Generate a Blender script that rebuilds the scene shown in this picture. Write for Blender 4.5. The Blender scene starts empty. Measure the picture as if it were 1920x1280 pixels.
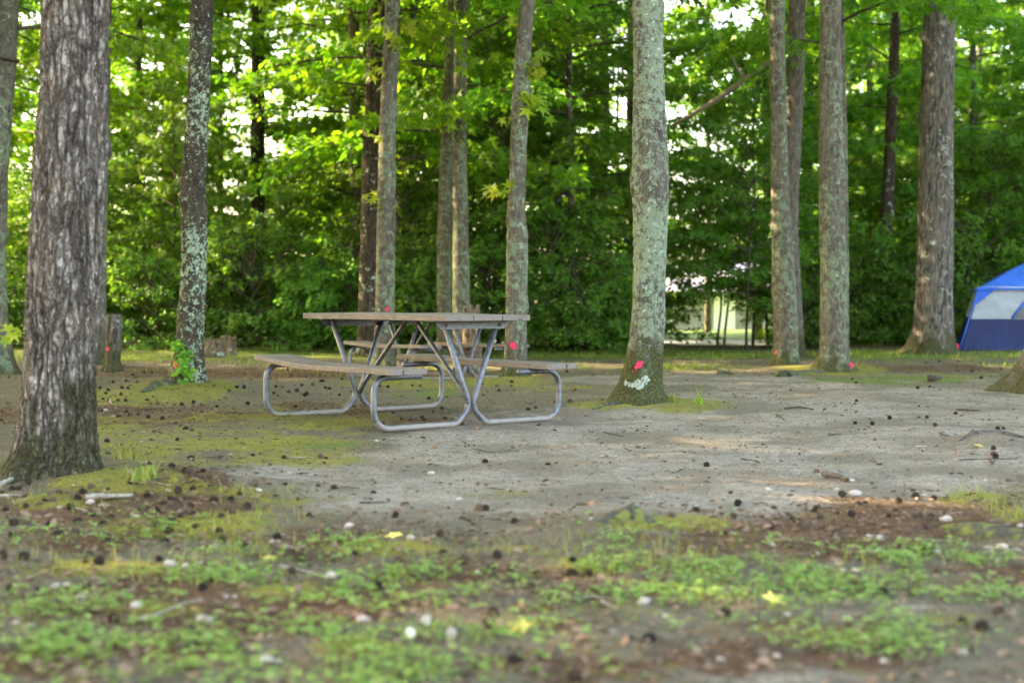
import bpy, math, random
import numpy as np
from mathutils import Vector
PI = math.pi
random.seed(7)
RNG = np.random.default_rng(11)
S = bpy.context.scene
COL = S.collection

# ------------------------------------------------------------------ camera
FPX, CH = 2667.0, 0.86
PITCH = math.atan(80 / FPX)
cp, sp = math.cos(PITCH), math.sin(PITCH)
cam = bpy.data.cameras.new('camera')
cam.lens, cam.sensor_width = 50, 36
cam.clip_start, cam.clip_end = 0.05, 900
cam.dof.use_dof = True
cam.dof.focus_distance = 9.8
cam.dof.aperture_fstop = 2.1
co = bpy.data.objects.new('camera', cam)
co.location = (0, 0, CH)
co.rotation_euler = (PI / 2 - PITCH, 0, 0)
COL.objects.link(co)
S.camera = co

def ray(px, py):
    u, v = (px - 960) / FPX, -(py - 640) / FPX
    return u, cp + v * sp, -sp + v * cp

def at(px, py, D):                      # photo pixel at depth D -> world point
    u, f, w = ray(px, py)
    return np.array((u / f * D, D, CH + w / f * D))

def pix(x, y, z):                       # world -> photo pixel (numpy)
    d = z - CH
    f = y * cp - d * sp
    v = y * sp + d * cp
    f = np.where(f < 0.2, 0.2, f)
    return 960 + FPX * x / f, 640 - FPX * v / f

# ------------------------------------------------------------------ noise
def _h(ix, iy, iz, seed):
    n = (ix * 374761393 + iy * 668265263 + iz * 2147483647 + seed * 974634777) & 0xFFFFFFFF
    n = ((n ^ (n >> 13)) * 1274126177) & 0xFFFFFFFF
    n = ((n ^ (n >> 15)) * 2246822519) & 0xFFFFFFFF
    return ((n ^ (n >> 16)) & 0xFFFF) / 65535.0 * 2 - 1

def noise(x, y, z=0.0, seed=0):         # value noise in [-1, 1]
    x, y, z = np.broadcast_arrays(np.asarray(x, float), np.asarray(y, float), np.asarray(z, float))
    fx, fy, fz = np.floor(x), np.floor(y), np.floor(z)
    ix, iy, iz = fx.astype(np.int64), fy.astype(np.int64), fz.astype(np.int64)
    tx, ty, tz = x - fx, y - fy, z - fz
    tx, ty, tz = (t * t * (3 - 2 * t) for t in (tx, ty, tz))
    r = 0
    for a in (0, 1):
        for b in (0, 1):
            for c in (0, 1):
                w = (tx if a else 1 - tx) * (ty if b else 1 - ty) * (tz if c else 1 - tz)
                r = r + w * _h(ix + a, iy + b, iz + c, seed)
    return r

def fbm(x, y, z=0.0, seed=0, o=3):
    r, a, f = 0, 1.0, 1.0
    for k in range(o):
        r = r + a * noise(np.asarray(x) * f + 17.3 * k, np.asarray(y) * f - 9.1 * k, np.asarray(z) * f, seed + k)
        a *= .5
        f *= 2.03
    return r

def voronoi(x, y, z, seed=0):            # F2 - F1 cell borders
    fx, fy, fz = np.floor(x), np.floor(y), np.floor(z)
    ix, iy, iz = fx.astype(np.int64), fy.astype(np.int64), fz.astype(np.int64)
    f1 = np.full(x.shape, 9.); f2 = f1.copy(); cid = np.zeros(x.shape)
    for a in (-1, 0, 1):
        for b in (-1, 0, 1):
            for c in (-1, 0, 1):
                jx, jy, jz = ix + a, iy + b, iz + c
                d = np.sqrt((fx + a + .5 + .45 * _h(jx, jy, jz, seed) - x) ** 2 + (fy + b + .5 + .45 * _h(jx, jy, jz, seed + 1) - y) ** 2 + (fz + c + .5 + .45 * _h(jx, jy, jz, seed + 2) - z) ** 2)
                lt = d < f1
                f2 = np.where(lt, f1, np.minimum(f2, d)); cid = np.where(lt, _h(jx, jy, jz, seed + 3), cid); f1 = np.where(lt, d, f1)
    return f2 - f1, cid

def sst(a, b, x):
    t = np.clip((x - a) / (b - a), 0, 1)
    return t * t * (3 - 2 * t)

# ------------------------------------------------------------------ ground height
MOUNDS = []                              # (x, y, radius, height)
def gz(x, y):
    x, y = np.asarray(x, float), np.asarray(y, float)
    z = .022 * fbm(x * .35, y * .35, 0, 3, 3) * sst(0, 4, np.hypot(x, y))
    z = z + .012 * fbm(x * 2.1, y * 2.1, 0, 9, 2)
    z = z - .10 * sst(15.4, 17.6, y) * (1 - sst(24, 30, y)) * np.exp(-((x - .3) / 4.5) ** 2)
    z = z - .25 * sst(26, 34, y) - .75 * sst(50, 68, y)
    flat = np.exp(-((np.hypot(x + .72, y - 10.15)) / 1.5) ** 4)
    z = z * (1 - .85 * flat)
    f2 = np.exp(-((np.hypot(x + .94, y - 17.3)) / 1.6) ** 4)
    z = z * (1 - f2) - .10 * f2
    for mx, my, mr, mh in MOUNDS:
        z = z + mh * np.exp(-((x - mx) ** 2 + (y - my) ** 2) / mr ** 2)
    return z

def G(px, py):                           # photo pixel -> ground point
    u, f, w = ray(px, py)
    t = CH / -w
    for _ in range(12):
        t = (CH - float(gz(u * t, f * t))) / -w
    return np.array((u * t, f * t, float(gz(u * t, f * t))))

def dep(px, py): return G(px, py)[1]

for px, py, r, h in ((360, 722, .8, .05), (1200, 752, .8, .03), (100, 884, .9, .04), (300, 900, .7, .05), (1180, 985, .38, .05),
                     (1300, 1040, .5, .03), (1855, 835, .28, .07), (1850, 1000, .5, .04), (960, 700, .9, .03), (1565, 692, 1.0, .05), (1750, 660, 1.6, .05)):
    p = G(px, py)
    MOUNDS.append((p[0], p[1], r, h))

# ------------------------------------------------------------------ mesh helpers
def mesh(name, V, F, mats, smooth=False, midx=None, attrs=None):
    """F: (n,k) int array or list of such arrays; midx: one material index per array"""
    V = np.asarray(V, np.float32)
    Fs = F if isinstance(F, list) else [F]
    Fs = [np.asarray(f, np.int32) for f in Fs]
    loops = np.concatenate([f.ravel() for f in Fs])
    sizes = np.concatenate([np.full(len(f), f.shape[1], np.int32) for f in Fs])
    me = bpy.data.meshes.new(name)
    me.vertices.add(len(V))
    me.vertices.foreach_set('co', V.ravel())
    me.loops.add(len(loops))
    me.loops.foreach_set('vertex_index', loops)
    me.polygons.add(len(sizes))
    me.polygons.foreach_set('loop_start', np.concatenate(([0], np.cumsum(sizes)[:-1])).astype(np.int32))
    me.polygons.foreach_set('loop_total', sizes)
    for m in (mats if isinstance(mats, (list, tuple)) else [mats]):
        me.materials.append(m)
    if midx is not None:
        me.polygons.foreach_set('material_index', np.concatenate([np.full(len(f), i, np.int32) for f, i in zip(Fs, midx)]))
    me.update(calc_edges=True)
    me.polygons.foreach_set('use_smooth', np.full(len(sizes), smooth))
    for k, a in (attrs or {}).items():
        a = np.asarray(a, np.float32)
        at_ = me.attributes.new(k, 'FLOAT' if a.ndim == 1 else 'FLOAT_COLOR', 'POINT')
        at_.data.foreach_set('value' if a.ndim == 1 else 'color', a.ravel())
    me.validate()
    return me

def obj(name, me, parent=None, loc=None):
    o = bpy.data.objects.new(name, me)
    COL.objects.link(o)
    if parent: o.parent = parent
    if loc is not None: o.location = loc
    return o

def tag(o, label, cat, group=None, kind=None):
    if label: o['label'] = label
    if cat: o['category'] = cat
    if group: o['group'] = group
    if kind: o['kind'] = kind
    return o

def thing(name, label, cat, loc=(0, 0, 0), rz=0, group=None):
    o = bpy.data.objects.new(name, None)
    o.empty_display_size = .1
    COL.objects.link(o)
    o.location = loc
    o.rotation_euler = (0, 0, rz)
    return tag(o, label, cat, group)

class MB:                                # collects pieces of one mesh
    def __init__(s): s.V, s.F, s.n = [], {}, 0
    def add(s, V, F, mi=0):
        V = np.asarray(V, float).reshape(-1, 3)
        for f in (F if isinstance(F, list) else [F]):
            f = np.asarray(f, np.int64)
            s.F.setdefault((f.shape[1], mi), []).append(f + s.n)
        s.V.append(V); s.n += len(V)
    def build(s, name, mats, smooth=False):
        ks = sorted(s.F)
        return mesh(name, np.concatenate(s.V), [np.concatenate(s.F[k]) for k in ks], mats, smooth, [k[1] for k in ks])

def tube(P, R, n=8, cap=True):
    P = np.asarray(P, float); m = len(P)
    R = np.broadcast_to(np.asarray(R, float), (m,))
    T = np.gradient(P, axis=0); T /= np.linalg.norm(T, axis=1)[:, None] + 1e-9
    up = np.array((0, 0, 1.)) if abs(T[0][2]) < .9 else np.array((1., 0, 0))
    Nn = np.cross(T[0], up); Nn /= np.linalg.norm(Nn)
    V = []
    a = np.arange(n) * 2 * PI / n
    for i in range(m):
        Nn = Nn - T[i] * Nn.dot(T[i]); Nn /= np.linalg.norm(Nn) + 1e-9
        B = np.cross(T[i], Nn)
        V.append(P[i] + R[i] * (np.cos(a)[:, None] * Nn + np.sin(a)[:, None] * B))
    V = np.concatenate(V)
    i, j = np.meshgrid(np.arange(m - 1), np.arange(n), indexing='ij')
    F = np.stack([i * n + j, i * n + (j + 1) % n, (i + 1) * n + (j + 1) % n, (i + 1) * n + j], -1).reshape(-1, 4)
    Fs = [F]
    if cap: Fs.append(np.stack([np.arange(n)[::-1], np.arange(n) + (m - 1) * n]))
    return V, Fs

def bent(P, r, steps=7):                 # round the corners of a polyline; r per inner corner
    P = [np.asarray(p, float) for p in P]
    out = [P[0]]
    for k in range(1, len(P) - 1):
        a, b, c = P[k - 1], P[k], P[k + 1]
        u = (a - b) / np.linalg.norm(a - b); v = (c - b) / np.linalg.norm(c - b)
        ang = math.acos(np.clip(u.dot(v), -1, 1))
        d = min(r[k - 1] / math.tan(ang / 2), .49 * np.linalg.norm(a - b), .49 * np.linalg.norm(c - b))
        p0, p1 = b + u * d, b + v * d
        for t in np.linspace(0, 1, steps):   # quadratic bend leaning to a circle
            w = 1.0 if ang > PI / 2 else .8
            q = ((1 - t) ** 2 * p0 + 2 * t * (1 - t) * w * b + t * t * p1) / ((1 - t) ** 2 + 2 * t * (1 - t) * w + t * t)
            out.append(q)
    out.append(P[-1])
    return np.array(out)

def box(x0, x1, y0, y1, z0, z1, nx=1, bev=.003):
    """bevelled plank along x, nx divisions"""
    xs = np.linspace(x0, x1, nx + 1)
    b = bev
    prof = np.array([(y0 + b, z0), (y1 - b, z0), (y1, z0 + b), (y1, z1 - b), (y1 - b, z1), (y0 + b, z1), (y0, z1 - b), (y0, z0 + b)])
    cy, cz = (y0 + y1) / 2, (z0 + z1) / 2
    small = prof + np.sign(np.array((cy, cz)) - prof) * b * .7
    rings = [(x0, small)] + [(x, prof) for x in [x0 + b] + list(xs[1:-1]) + [x1 - b]] + [(x1, small)]
    V = np.concatenate([np.column_stack([np.full(8, x), p]) for x, p in rings])
    m = len(rings)
    i, j = np.meshgrid(np.arange(m - 1), np.arange(8), indexing='ij')
    F = np.stack([i * 8 + j, i * 8 + (j + 1) % 8, (i + 1) * 8 + (j + 1) % 8, (i + 1) * 8 + j], -1).reshape(-1, 4)[:, ::-1]
    return V, [F, np.stack([np.arange(8), np.arange(8)[::-1] + (m - 1) * 8])]

# ------------------------------------------------------------------ node helpers
class NT:
    def __init__(s, name):
        s.m = bpy.data.materials.new(name); s.m.use_nodes = True
        s.t = s.m.node_tree; s.t.nodes.clear()
        s.out = s.n('ShaderNodeOutputMaterial')
    def n(s, typ, **kw):
        nd = s.t.nodes.new(typ)
        for k, v in kw.items(): setattr(nd, k, v)
        return nd
    def put(s, sock, v):
        if isinstance(v, bpy.types.NodeSocket): s.t.links.new(v, sock)
        elif v is not None:
            if sock.type == 'RGBA' and len(v) == 3: v = (*v, 1)
            sock.default_value = v
    def coords(s, kind='Object', scale=(1, 1, 1), loc=(0, 0, 0)):
        c = s.n('ShaderNodeTexCoord'); mp = s.n('ShaderNodeMapping')
        s.t.links.new(c.outputs[kind], mp.inputs[0])
        mp.inputs['Scale'].default_value = scale; mp.inputs['Location'].default_value = loc
        return mp.outputs[0]
    def noise(s, vec, scale, detail=4, rough=.55, dist=0, col=False):
        nd = s.n('ShaderNodeTexNoise'); s.put(nd.inputs['Vector'], vec)
        nd.inputs['Scale'].default_value = scale; nd.inputs['Detail'].default_value = detail
        nd.inputs['Roughness'].default_value = rough; nd.inputs['Distortion'].default_value = dist
        return nd.outputs['Color' if col else 'Fac']
    def voro(s, vec, scale, feat='F1', out='Distance', rnd=1):
        nd = s.n('ShaderNodeTexVoronoi', feature=feat); s.put(nd.inputs['Vector'], vec)
        nd.inputs['Scale'].default_value = scale; nd.inputs['Randomness'].default_value = rnd
        return nd.outputs[out]
    def ramp(s, v, a, b, lo=0., hi=1.):
        nd = s.n('ShaderNodeMapRange', interpolation_type='SMOOTHSTEP')
        s.put(nd.inputs['Value'], v)
        for k, q in (('From Min', a), ('From Max', b), ('To Min', lo), ('To Max', hi)): s.put(nd.inputs[k], q)
        return nd.outputs[0]
    def math(s, op, a, b=None, c=None):
        nd = s.n('ShaderNodeMath', operation=op)
        s.put(nd.inputs[0], a); s.put(nd.inputs[1], b)
        if c is not None: s.put(nd.inputs[2], c)
        return nd.outputs[0]
    def mix(s, f, a, b, mode='MIX'):
        nd = s.n('ShaderNodeMix', data_type='RGBA', blend_type=mode)
        s.put(nd.inputs[0], f); s.put(nd.inputs[6], a); s.put(nd.inputs[7], b)
        return nd.outputs[2]
    def attr(s, name, out='Fac'):
        nd = s.n('ShaderNodeAttribute', attribute_name=name)
        return nd.outputs[out]
    def bump(s, h, strength=.5, dist=.01, prev=None):
        nd = s.n('ShaderNodeBump'); s.put(nd.inputs['Height'], h)
        nd.inputs['Strength'].default_value = strength; nd.inputs['Distance'].default_value = dist
        if prev: s.put(nd.inputs['Normal'], prev)
        return nd.outputs[0]
    def bsdf(s, col, rough=.8, metal=0., normal=None, spec=.3):
        p = s.n('ShaderNodeBsdfPrincipled')
        s.put(p.inputs['Base Color'], col); s.put(p.inputs['Roughness'], rough)
        s.put(p.inputs['Metallic'], metal); s.put(p.inputs['Normal'], normal)
        p.inputs['Specular IOR Level'].default_value = spec
        return p.outputs[0]
    def done(s, sh):
        s.t.links.new(sh, s.out.inputs[0]); return s.m

def simple(name, col, rough=.7, metal=0., var=.25, scale=30, bump=.3, bd=.004, spec=.3):
    t = NT(name); v = t.coords()
    n = t.noise(v, scale, 5)
    c = t.mix(t.ramp(n, .3, .7), tuple(k * (1 - var) for k in col), tuple(min(1, k * (1 + var)) for k in col))
    return t.done(t.bsdf(c, rough, metal, t.bump(n, bump, bd), spec))

def leaf_mat(name, cols, trans, rough=.45, tmix=.45, spec=.35):
    t = NT(name)
    g = t.n('ShaderNodeNewGeometry').outputs['Random Per Island']
    oi = t.n('ShaderNodeObjectInfo').outputs['Random']
    r = t.n('ShaderNodeValToRGB'); t.put(r.inputs[0], g)
    r.color_ramp.elements[0].color = (*cols[0], 1); r.color_ramp.elements[1].color = (*cols[-1], 1)
    for i, c in enumerate(cols[1:-1]):
        e = r.color_ramp.elements.new((i + 1) / (len(cols) - 1)); e.color = (*c, 1)
    hs = t.n('ShaderNodeHueSaturation')
    t.put(hs.inputs['Color'], r.outputs[0])
    t.put(hs.inputs['Value'], t.ramp(oi, 0, 1, .8, 1.2)); t.put(hs.inputs['Hue'], t.ramp(oi, 0, 1, .487, .512))
    base = hs.outputs[0]
    p = t.bsdf(base, rough, 0, None, spec)
    tr = t.n('ShaderNodeBsdfTranslucent')
    t.put(tr.inputs[0], t.mix(1.0, base, (*trans, 1), 'MULTIPLY'))
    mx = t.n('ShaderNodeMixShader'); mx.inputs[0].default_value = tmix
    t.t.links.new(p, mx.inputs[1]); t.t.links.new(tr.outputs[0], mx.inputs[2])
    return t.done(mx.outputs[0])

M = {}
M['leaf'] = leaf_mat('leaf_green', [(.06, .175, .024), (.085, .21, .026), (.115, .25, .03), (.16, .285, .032)], (2.1, 2.0, .85), tmix=.52)
M['leaf_deep'] = leaf_mat('leaf_deep_green', [(.06, .17, .032), (.085, .21, .034), (.12, .25, .034)], (2.2, 1.9, .8), tmix=.48)
M['leaf_fresh'] = leaf_mat('leaf_fresh', [(.12, .24, .02), (.19, .30, .025), (.28, .33, .03)], (1.8, 1.6, .8), tmix=.45)
M['clover'] = leaf_mat('clover_green', [(.11, .245, .042), (.15, .31, .06), (.20, .37, .08), (.28, .40, .11)], (1.5, 1.4, .8), tmix=.3, rough=.5)
M['grass'] = leaf_mat('grass_green', [(.08, .17, .02), (.14, .24, .03), (.22, .26, .05), (.30, .27, .09)], (1.7, 1.5, .8), tmix=.35, rough=.5)
M['needle'] = leaf_mat('brown_needle', [(.12, .055, .028), (.19, .085, .04), (.26, .14, .07)], (1, .8, .6), tmix=.1, rough=.6)
M['litter'] = leaf_mat('brown_litter', [(.028, .018, .012), (.15, .10, .06), (.26, .16, .095), (.07, .042, .03), (.25, .18, .115)], (1, .8, .6), tmix=.1, rough=.7)
M['yellow_leaf'] = leaf_mat('yellow_leaf', [(.62, .52, .10), (.66, .58, .16)], (1, 1, .6), tmix=.2)
M['twig'] = simple('twig_bark', (.07, .055, .04), .85, var=.4, scale=12)
M['pale_twig'] = simple('bleached_twig', (.26, .225, .18), .85, var=.35, scale=60)
M['dark_twig'] = simple('dark_twig', (.06, .045, .035), .9, var=.4, scale=60)
t = NT('seed_ball_brown'); _oi = t.n('ShaderNodeObjectInfo').outputs['Random']
M['seed'] = t.done(t.bsdf(t.mix(t.math('POWER', _oi, 3.5), (.024, .016, .012), (.13, .085, .055)), .85, 0, None, .2))
t = NT('pink_paint'); v = t.coords()
M['pink'] = t.done(t.bsdf(t.mix(t.ramp(t.noise(v, 70, 4, .7), .52, .66), (.72, .03, .10), (.26, .06, .06)), .75))
M['stone'] = None

def bark(name, plate, crack, lichen=.0, lcol=(.40, .47, .36), lcol2=(.55, .60, .52), moss_h=.15, moss_amt=.6, stain=.3, lscale=9., fine=60, zs=.3, hard=.03, blotch=None, mossy_shift=0., plates=0):
    t = NT(name)
    v = t.coords(); vs = t.coords(scale=(1, 1, zs))
    fur = t.attr('furrow')
    big = t.noise(v, 2.2, 3); med = t.noise(vs, 26, 5, .6); fn = t.noise(vs, fine * 2.2, 4, .6)
    lo_, hi_ = (.74, 1.2) if plates else (.52, 1.42)
    c = t.mix(t.ramp(med, .3, .72), tuple(k * lo_ for k in plate), tuple(k * hi_ for k in plate))
    c = t.mix(t.math('MULTIPLY', t.ramp(big, .4, .7), stain), c, tuple(k * .55 for k in plate))
    c = t.mix(t.ramp(fur, .62, .08), c, crack)
    pl_h = None
    if plates:
        def warped(zsc, amt, nsc):
            a = t.n('ShaderNodeVectorMath', operation='MULTIPLY_ADD')
            t.put(a.inputs[0], t.noise(t.coords(scale=(1, 1, .55)), nsc, 5, .65, 0, True)); a.inputs[1].default_value = (amt, amt, amt); t.put(a.inputs[2], t.coords(scale=(1, 1, zsc)))
            return a.outputs[0]
        e1 = t.voro(warped(.20, .055, 16), plates, 'DISTANCE_TO_EDGE'); e2 = t.voro(warped(.34, .04, 40), plates * 2.1, 'DISTANCE_TO_EDGE')
        k1 = t.ramp(e1, .015, .17); k2 = t.ramp(e2, .01, .14)
        c = t.mix(t.ramp(e1, .11, .01), c, crack); c = t.mix(t.math('MULTIPLY', t.ramp(e2, .08, .0), .7), c, crack)
        c = t.mix(t.math('MULTIPLY', t.ramp(t.noise(t.coords(scale=(1, 1, .5)), 55, 4, .75), .60, .74), .5), c, tuple(min(1, q * 1.2) for q in plate))
        c = t.mix(t.math('MULTIPLY', t.ramp(t.noise(t.coords(scale=(1, 1, .35), loc=(6, 1, 1)), 9, 4, .7), .5, .66), .6), c, tuple(q * w for q, w in zip(plate, (.72, .58, .48))))
        pl_h = t.math('ADD', t.math('MULTIPLY', k1, 1.), t.math('MULTIPLY', k2, .45))
    streak = t.ramp(t.noise(t.coords(scale=(1, 1, .05)), 34, 3), .58, .72)
    c = t.mix(t.math('MULTIPLY', streak, .35), c, tuple(min(1, k * 1.5) for k in plate))
    if blotch:
        c = t.mix(t.ramp(t.noise(v, 4.5, 4, .6, .4), .5, .58), c, blotch)
    if lichen > 0:
        a = t.noise(v, lscale, 6, .62, .3); a2 = t.noise(t.coords(loc=(5, 3, 1)), lscale * 2.7, 5, .65)
        big2 = t.noise(t.coords(loc=(9, 2, 4), scale=(1, 1, .6)), 1.7, 3)
        th = t.math('ADD', t.math('MULTIPLY', a, .6), t.math('MULTIPLY', a2, .4))
        th = t.math('ADD', th, t.math('MULTIPLY', t.math('SUBTRACT', big2, .5), .35))
        lo = .60 - .12 * lichen
        m = t.ramp(th, lo, lo + hard)
        lc = t.mix(t.ramp(t.noise(v, lscale * 7, 4, .7), .38, .66), tuple(k * .62 for k in lcol), lcol)
        lc = t.mix(t.ramp(t.noise(t.coords(loc=(1, 7, 2)), lscale * 1.3, 4), .58, .66), lc, lcol2)
        m = t.math('MULTIPLY', m, t.ramp(fur, .1, .4, .35, 1.))
        c = t.mix(m, c, lc)
        fleck = t.ramp(t.noise(t.coords(loc=(3, 3, 3)), 70, 3, .7), .64, .68)
        c = t.mix(t.math('MULTIPLY', fleck, .6), c, lcol2)
    sx = t.n('ShaderNodeSeparateXYZ'); t.put(sx.inputs[0], v)
    zz = t.math('SUBTRACT', sx.outputs[2], t.math('MULTIPLY', sx.outputs[0], mossy_shift))
    mh = t.ramp(t.math('ADD', zz, t.math('MULTIPLY', t.math('SUBTRACT', t.noise(t.coords(scale=(1, 1, .5)), 7, 5, .65), .5), 1.1)), moss_h, moss_h - .28)
    mc = t.mix(t.ramp(t.noise(v, 60, 4), .35, .68), (.022, .02, .011), (.082, .085, .017))
    c = t.mix(t.math('MULTIPLY', mh, moss_amt), c, mc)
    hgt = t.math('ADD', t.math('MULTIPLY', med, .7), t.math('MULTIPLY', fn, .5))
    nm = t.bump(hgt, 1., .02)
    if pl_h is not None: nm = t.bump(pl_h, 1., .03, nm)
    return t.done(t.bsdf(c, .88, 0, nm, .2))

M['bark_oak'] = bark('bark_furrowed_grey', (.34, .295, .245), (.08, .058, .043), -.6, moss_h=.42, moss_amt=.8, plates=21, stain=.35, lcol=(.45, .46, .42), mossy_shift=.9)
M['bark_patch'] = bark('bark_dark_patchy', (.055, .043, .028), (.022, .023, .016), 0.5, (.27, .35, .23), (.48, .52, .43), moss_h=.28, moss_amt=.9, lscale=20, hard=.025, blotch=(.03, .023, .017))
M['bark_lichen'] = bark('bark_lichen_green', (.10, .089, .066), (.045, .036, .027), 1.0, (.215, .27, .175), (.32, .37, .275), moss_h=.6, moss_amt=.95, lscale=19, hard=.045)
M['bark_slim'] = bark('bark_slim_lichen', (.115, .098, .072), (.035, .028, .02), .72, (.20, .25, .155), (.29, .335, .235), moss_h=.32, moss_amt=.85, lscale=13, hard=.05)
M['bark_grey'] = bark('bark_grey_brown', (.135, .117, .097), (.042, .034, .027), .12, (.36, .38, .32), (.5, .5, .46), moss_h=.45, moss_amt=.85, stain=.25)
M['bark_dark'] = bark('bark_dark_brown', (.062, .045, .032), (.03, .02, .014), .12, moss_h=.15, moss_amt=.5)
M['bark_bg'] = bark('bark_wood', (.12, .095, .072), (.045, .034, .026), .3, moss_h=.2, moss_amt=.4, lscale=5)
M['bark_dead'] = bark('bark_dead_stump', (.17, .118, .078), (.05, .03, .02), .1, moss_h=.12, moss_amt=.5)

# ------------------------------------------------------------------ leaves
STAR = [(-.25, 180)]
_star = []
for a, r in ((180, .22), (-118, .62), (-88, .30), (-56, .92), (-28, .36), (0, 1.05), (28, .36), (56, .92), (88, .30), (118, .62)):
    _star.append((r * math.cos(math.radians(a)) + .3, r * math.sin(math.radians(a)), -.16 * r * r))
STAR = np.array(_star)
OVAL = np.array([(0, 0, 0), (.28, -.27, .05), (.68, -.23, .03), (1, 0, -.10), (.68, .23, .03), (.28, .27, .05)])
LEAFLET = np.array([(0, 0, 0), (.55, -.42, .06), (.95, -.30, .02), (.88, 0, -.02), (.95, .30, .02), (.55, .42, .06)])

def nrm(v): return v / (np.linalg.norm(v, axis=-1, keepdims=True) + 1e-9)

def leaves(P, A, N, s, T):               # centres, axes, normals, sizes -> verts, faces
    A = nrm(A); B = nrm(np.cross(N, A)); N = np.cross(A, B)
    n, k = len(P), len(T)
    V = P[:, None] + s[:, None, None] * (T[None, :, 0:1] * A[:, None] + T[None, :, 1:2] * B[:, None] + T[None, :, 2:3] * N[:, None])
    return V.reshape(-1, 3), np.arange(n * k).reshape(n, k)

def spray(rng, base, az, length, count, size, droop=.25, up=.0, flat=.42):
    t = rng.uniform(.08, 1, count) ** .8
    d = np.array((math.cos(az), math.sin(az), 0)); p = np.array((-d[1], d[0], 0))
    side = rng.choice([-1, 1], count)
    off = side * rng.uniform(.02, .24, count) * length * (1.1 - .55 * t)
    P = base + d * (t * length)[:, None] + p * off[:, None]
    P[:, 2] += up * t * length - droop * t * t * length + rng.normal(0, .10, count) * length - .12 * np.abs(off)
    ang = az + side * rng.uniform(.2, 1.2, count)
    A = np.column_stack([np.cos(ang), np.sin(ang), rng.normal(-.45, .35, count)])
    N = np.column_stack([rng.normal(0, flat, count), rng.normal(0, flat, count), np.ones(count)])
    s = size * rng.uniform(.65, 1.2, count)
    tip = base + d * length + np.array((0, 0, (up - droop) * length))
    return P, A, N, s, tip

def crown_mesh(name, seed, h0, h1, spread, nl, per, lsize, T, mat, wood, droop=.3, nspray=8, length=.75, el=(5, 50), top=True, axis=None, shape=.6, flat=.42):
    rng = np.random.default_rng(seed)
    PP, AA, NN, SS = [], [], [], []
    mb = MB()
    for i in range(nl):
        f = (i + .5 + rng.uniform(-.4, .4)) / nl
        h = h0 + (h1 - h0) * f
        az = i * 2.39996 + rng.uniform(-.5, .5)
        L = spread * (.35 + .65 * math.sin(PI * min(1, (f * .85 + .12))) ** shape) * rng.uniform(.65, 1.15) * (1 if f < .8 else 1.2 - .9 * (f - .55))
        e = math.tan(math.radians(el[0] + (el[1] - el[0]) * f + rng.uniform(-8, 10)))
        dirv = np.array((math.cos(az), math.sin(az), 0)); q = np.array((-dirv[1], dirv[0], 0))
        wob = rng.uniform(-.2, .2)
        s = np.linspace(0, 1, 7)
        path = np.array((0, 0, h)) + dirv * (L * s)[:, None] + q * (wob * L * s * s)[:, None]
        path[:, 2] += e * L * s * (1 - .45 * s) - droop * L * s ** 3 * .6 + rng.normal(0, .02 * L, 7) * s
        if axis is not None: path[:, :2] += axis(h)
        r0 = .008 + .006 * L
        mb.add(*tube(path, r0 * (1 - .85 * s) + .002, 5, False), 1)
        for k in range(nspray):
            u = .22 + .78 * (k + rng.uniform(.2, .8)) / nspray
            b = np.array([np.interp(u, s, path[:, c]) for c in range(3)])
            l = length * rng.uniform(.55, 1.25) * (1.05 - .35 * u)
            a2 = az + (1 if k % 2 else -1) * rng.uniform(.45, 1.25) * (1 - .5 * (k == nspray - 1))
            P, A, N, sz, tip = spray(rng, b, a2, l, max(4, int(per * l / length)), lsize, droop, rng.uniform(-.25, .55), flat)
            PP.append(P); AA.append(A); NN.append(N); SS.append(sz)
            mb.add(*tube(np.array([b, (b + tip) / 2 + (0, 0, .03), tip]), [.006, .004, .0015], 3, False), 1)
    V, F = leaves(np.concatenate(PP), np.concatenate(AA), np.concatenate(NN), np.concatenate(SS), T)
    mb.add(V, F, 0)
    return mb.build(name, [mat, wood])

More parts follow.
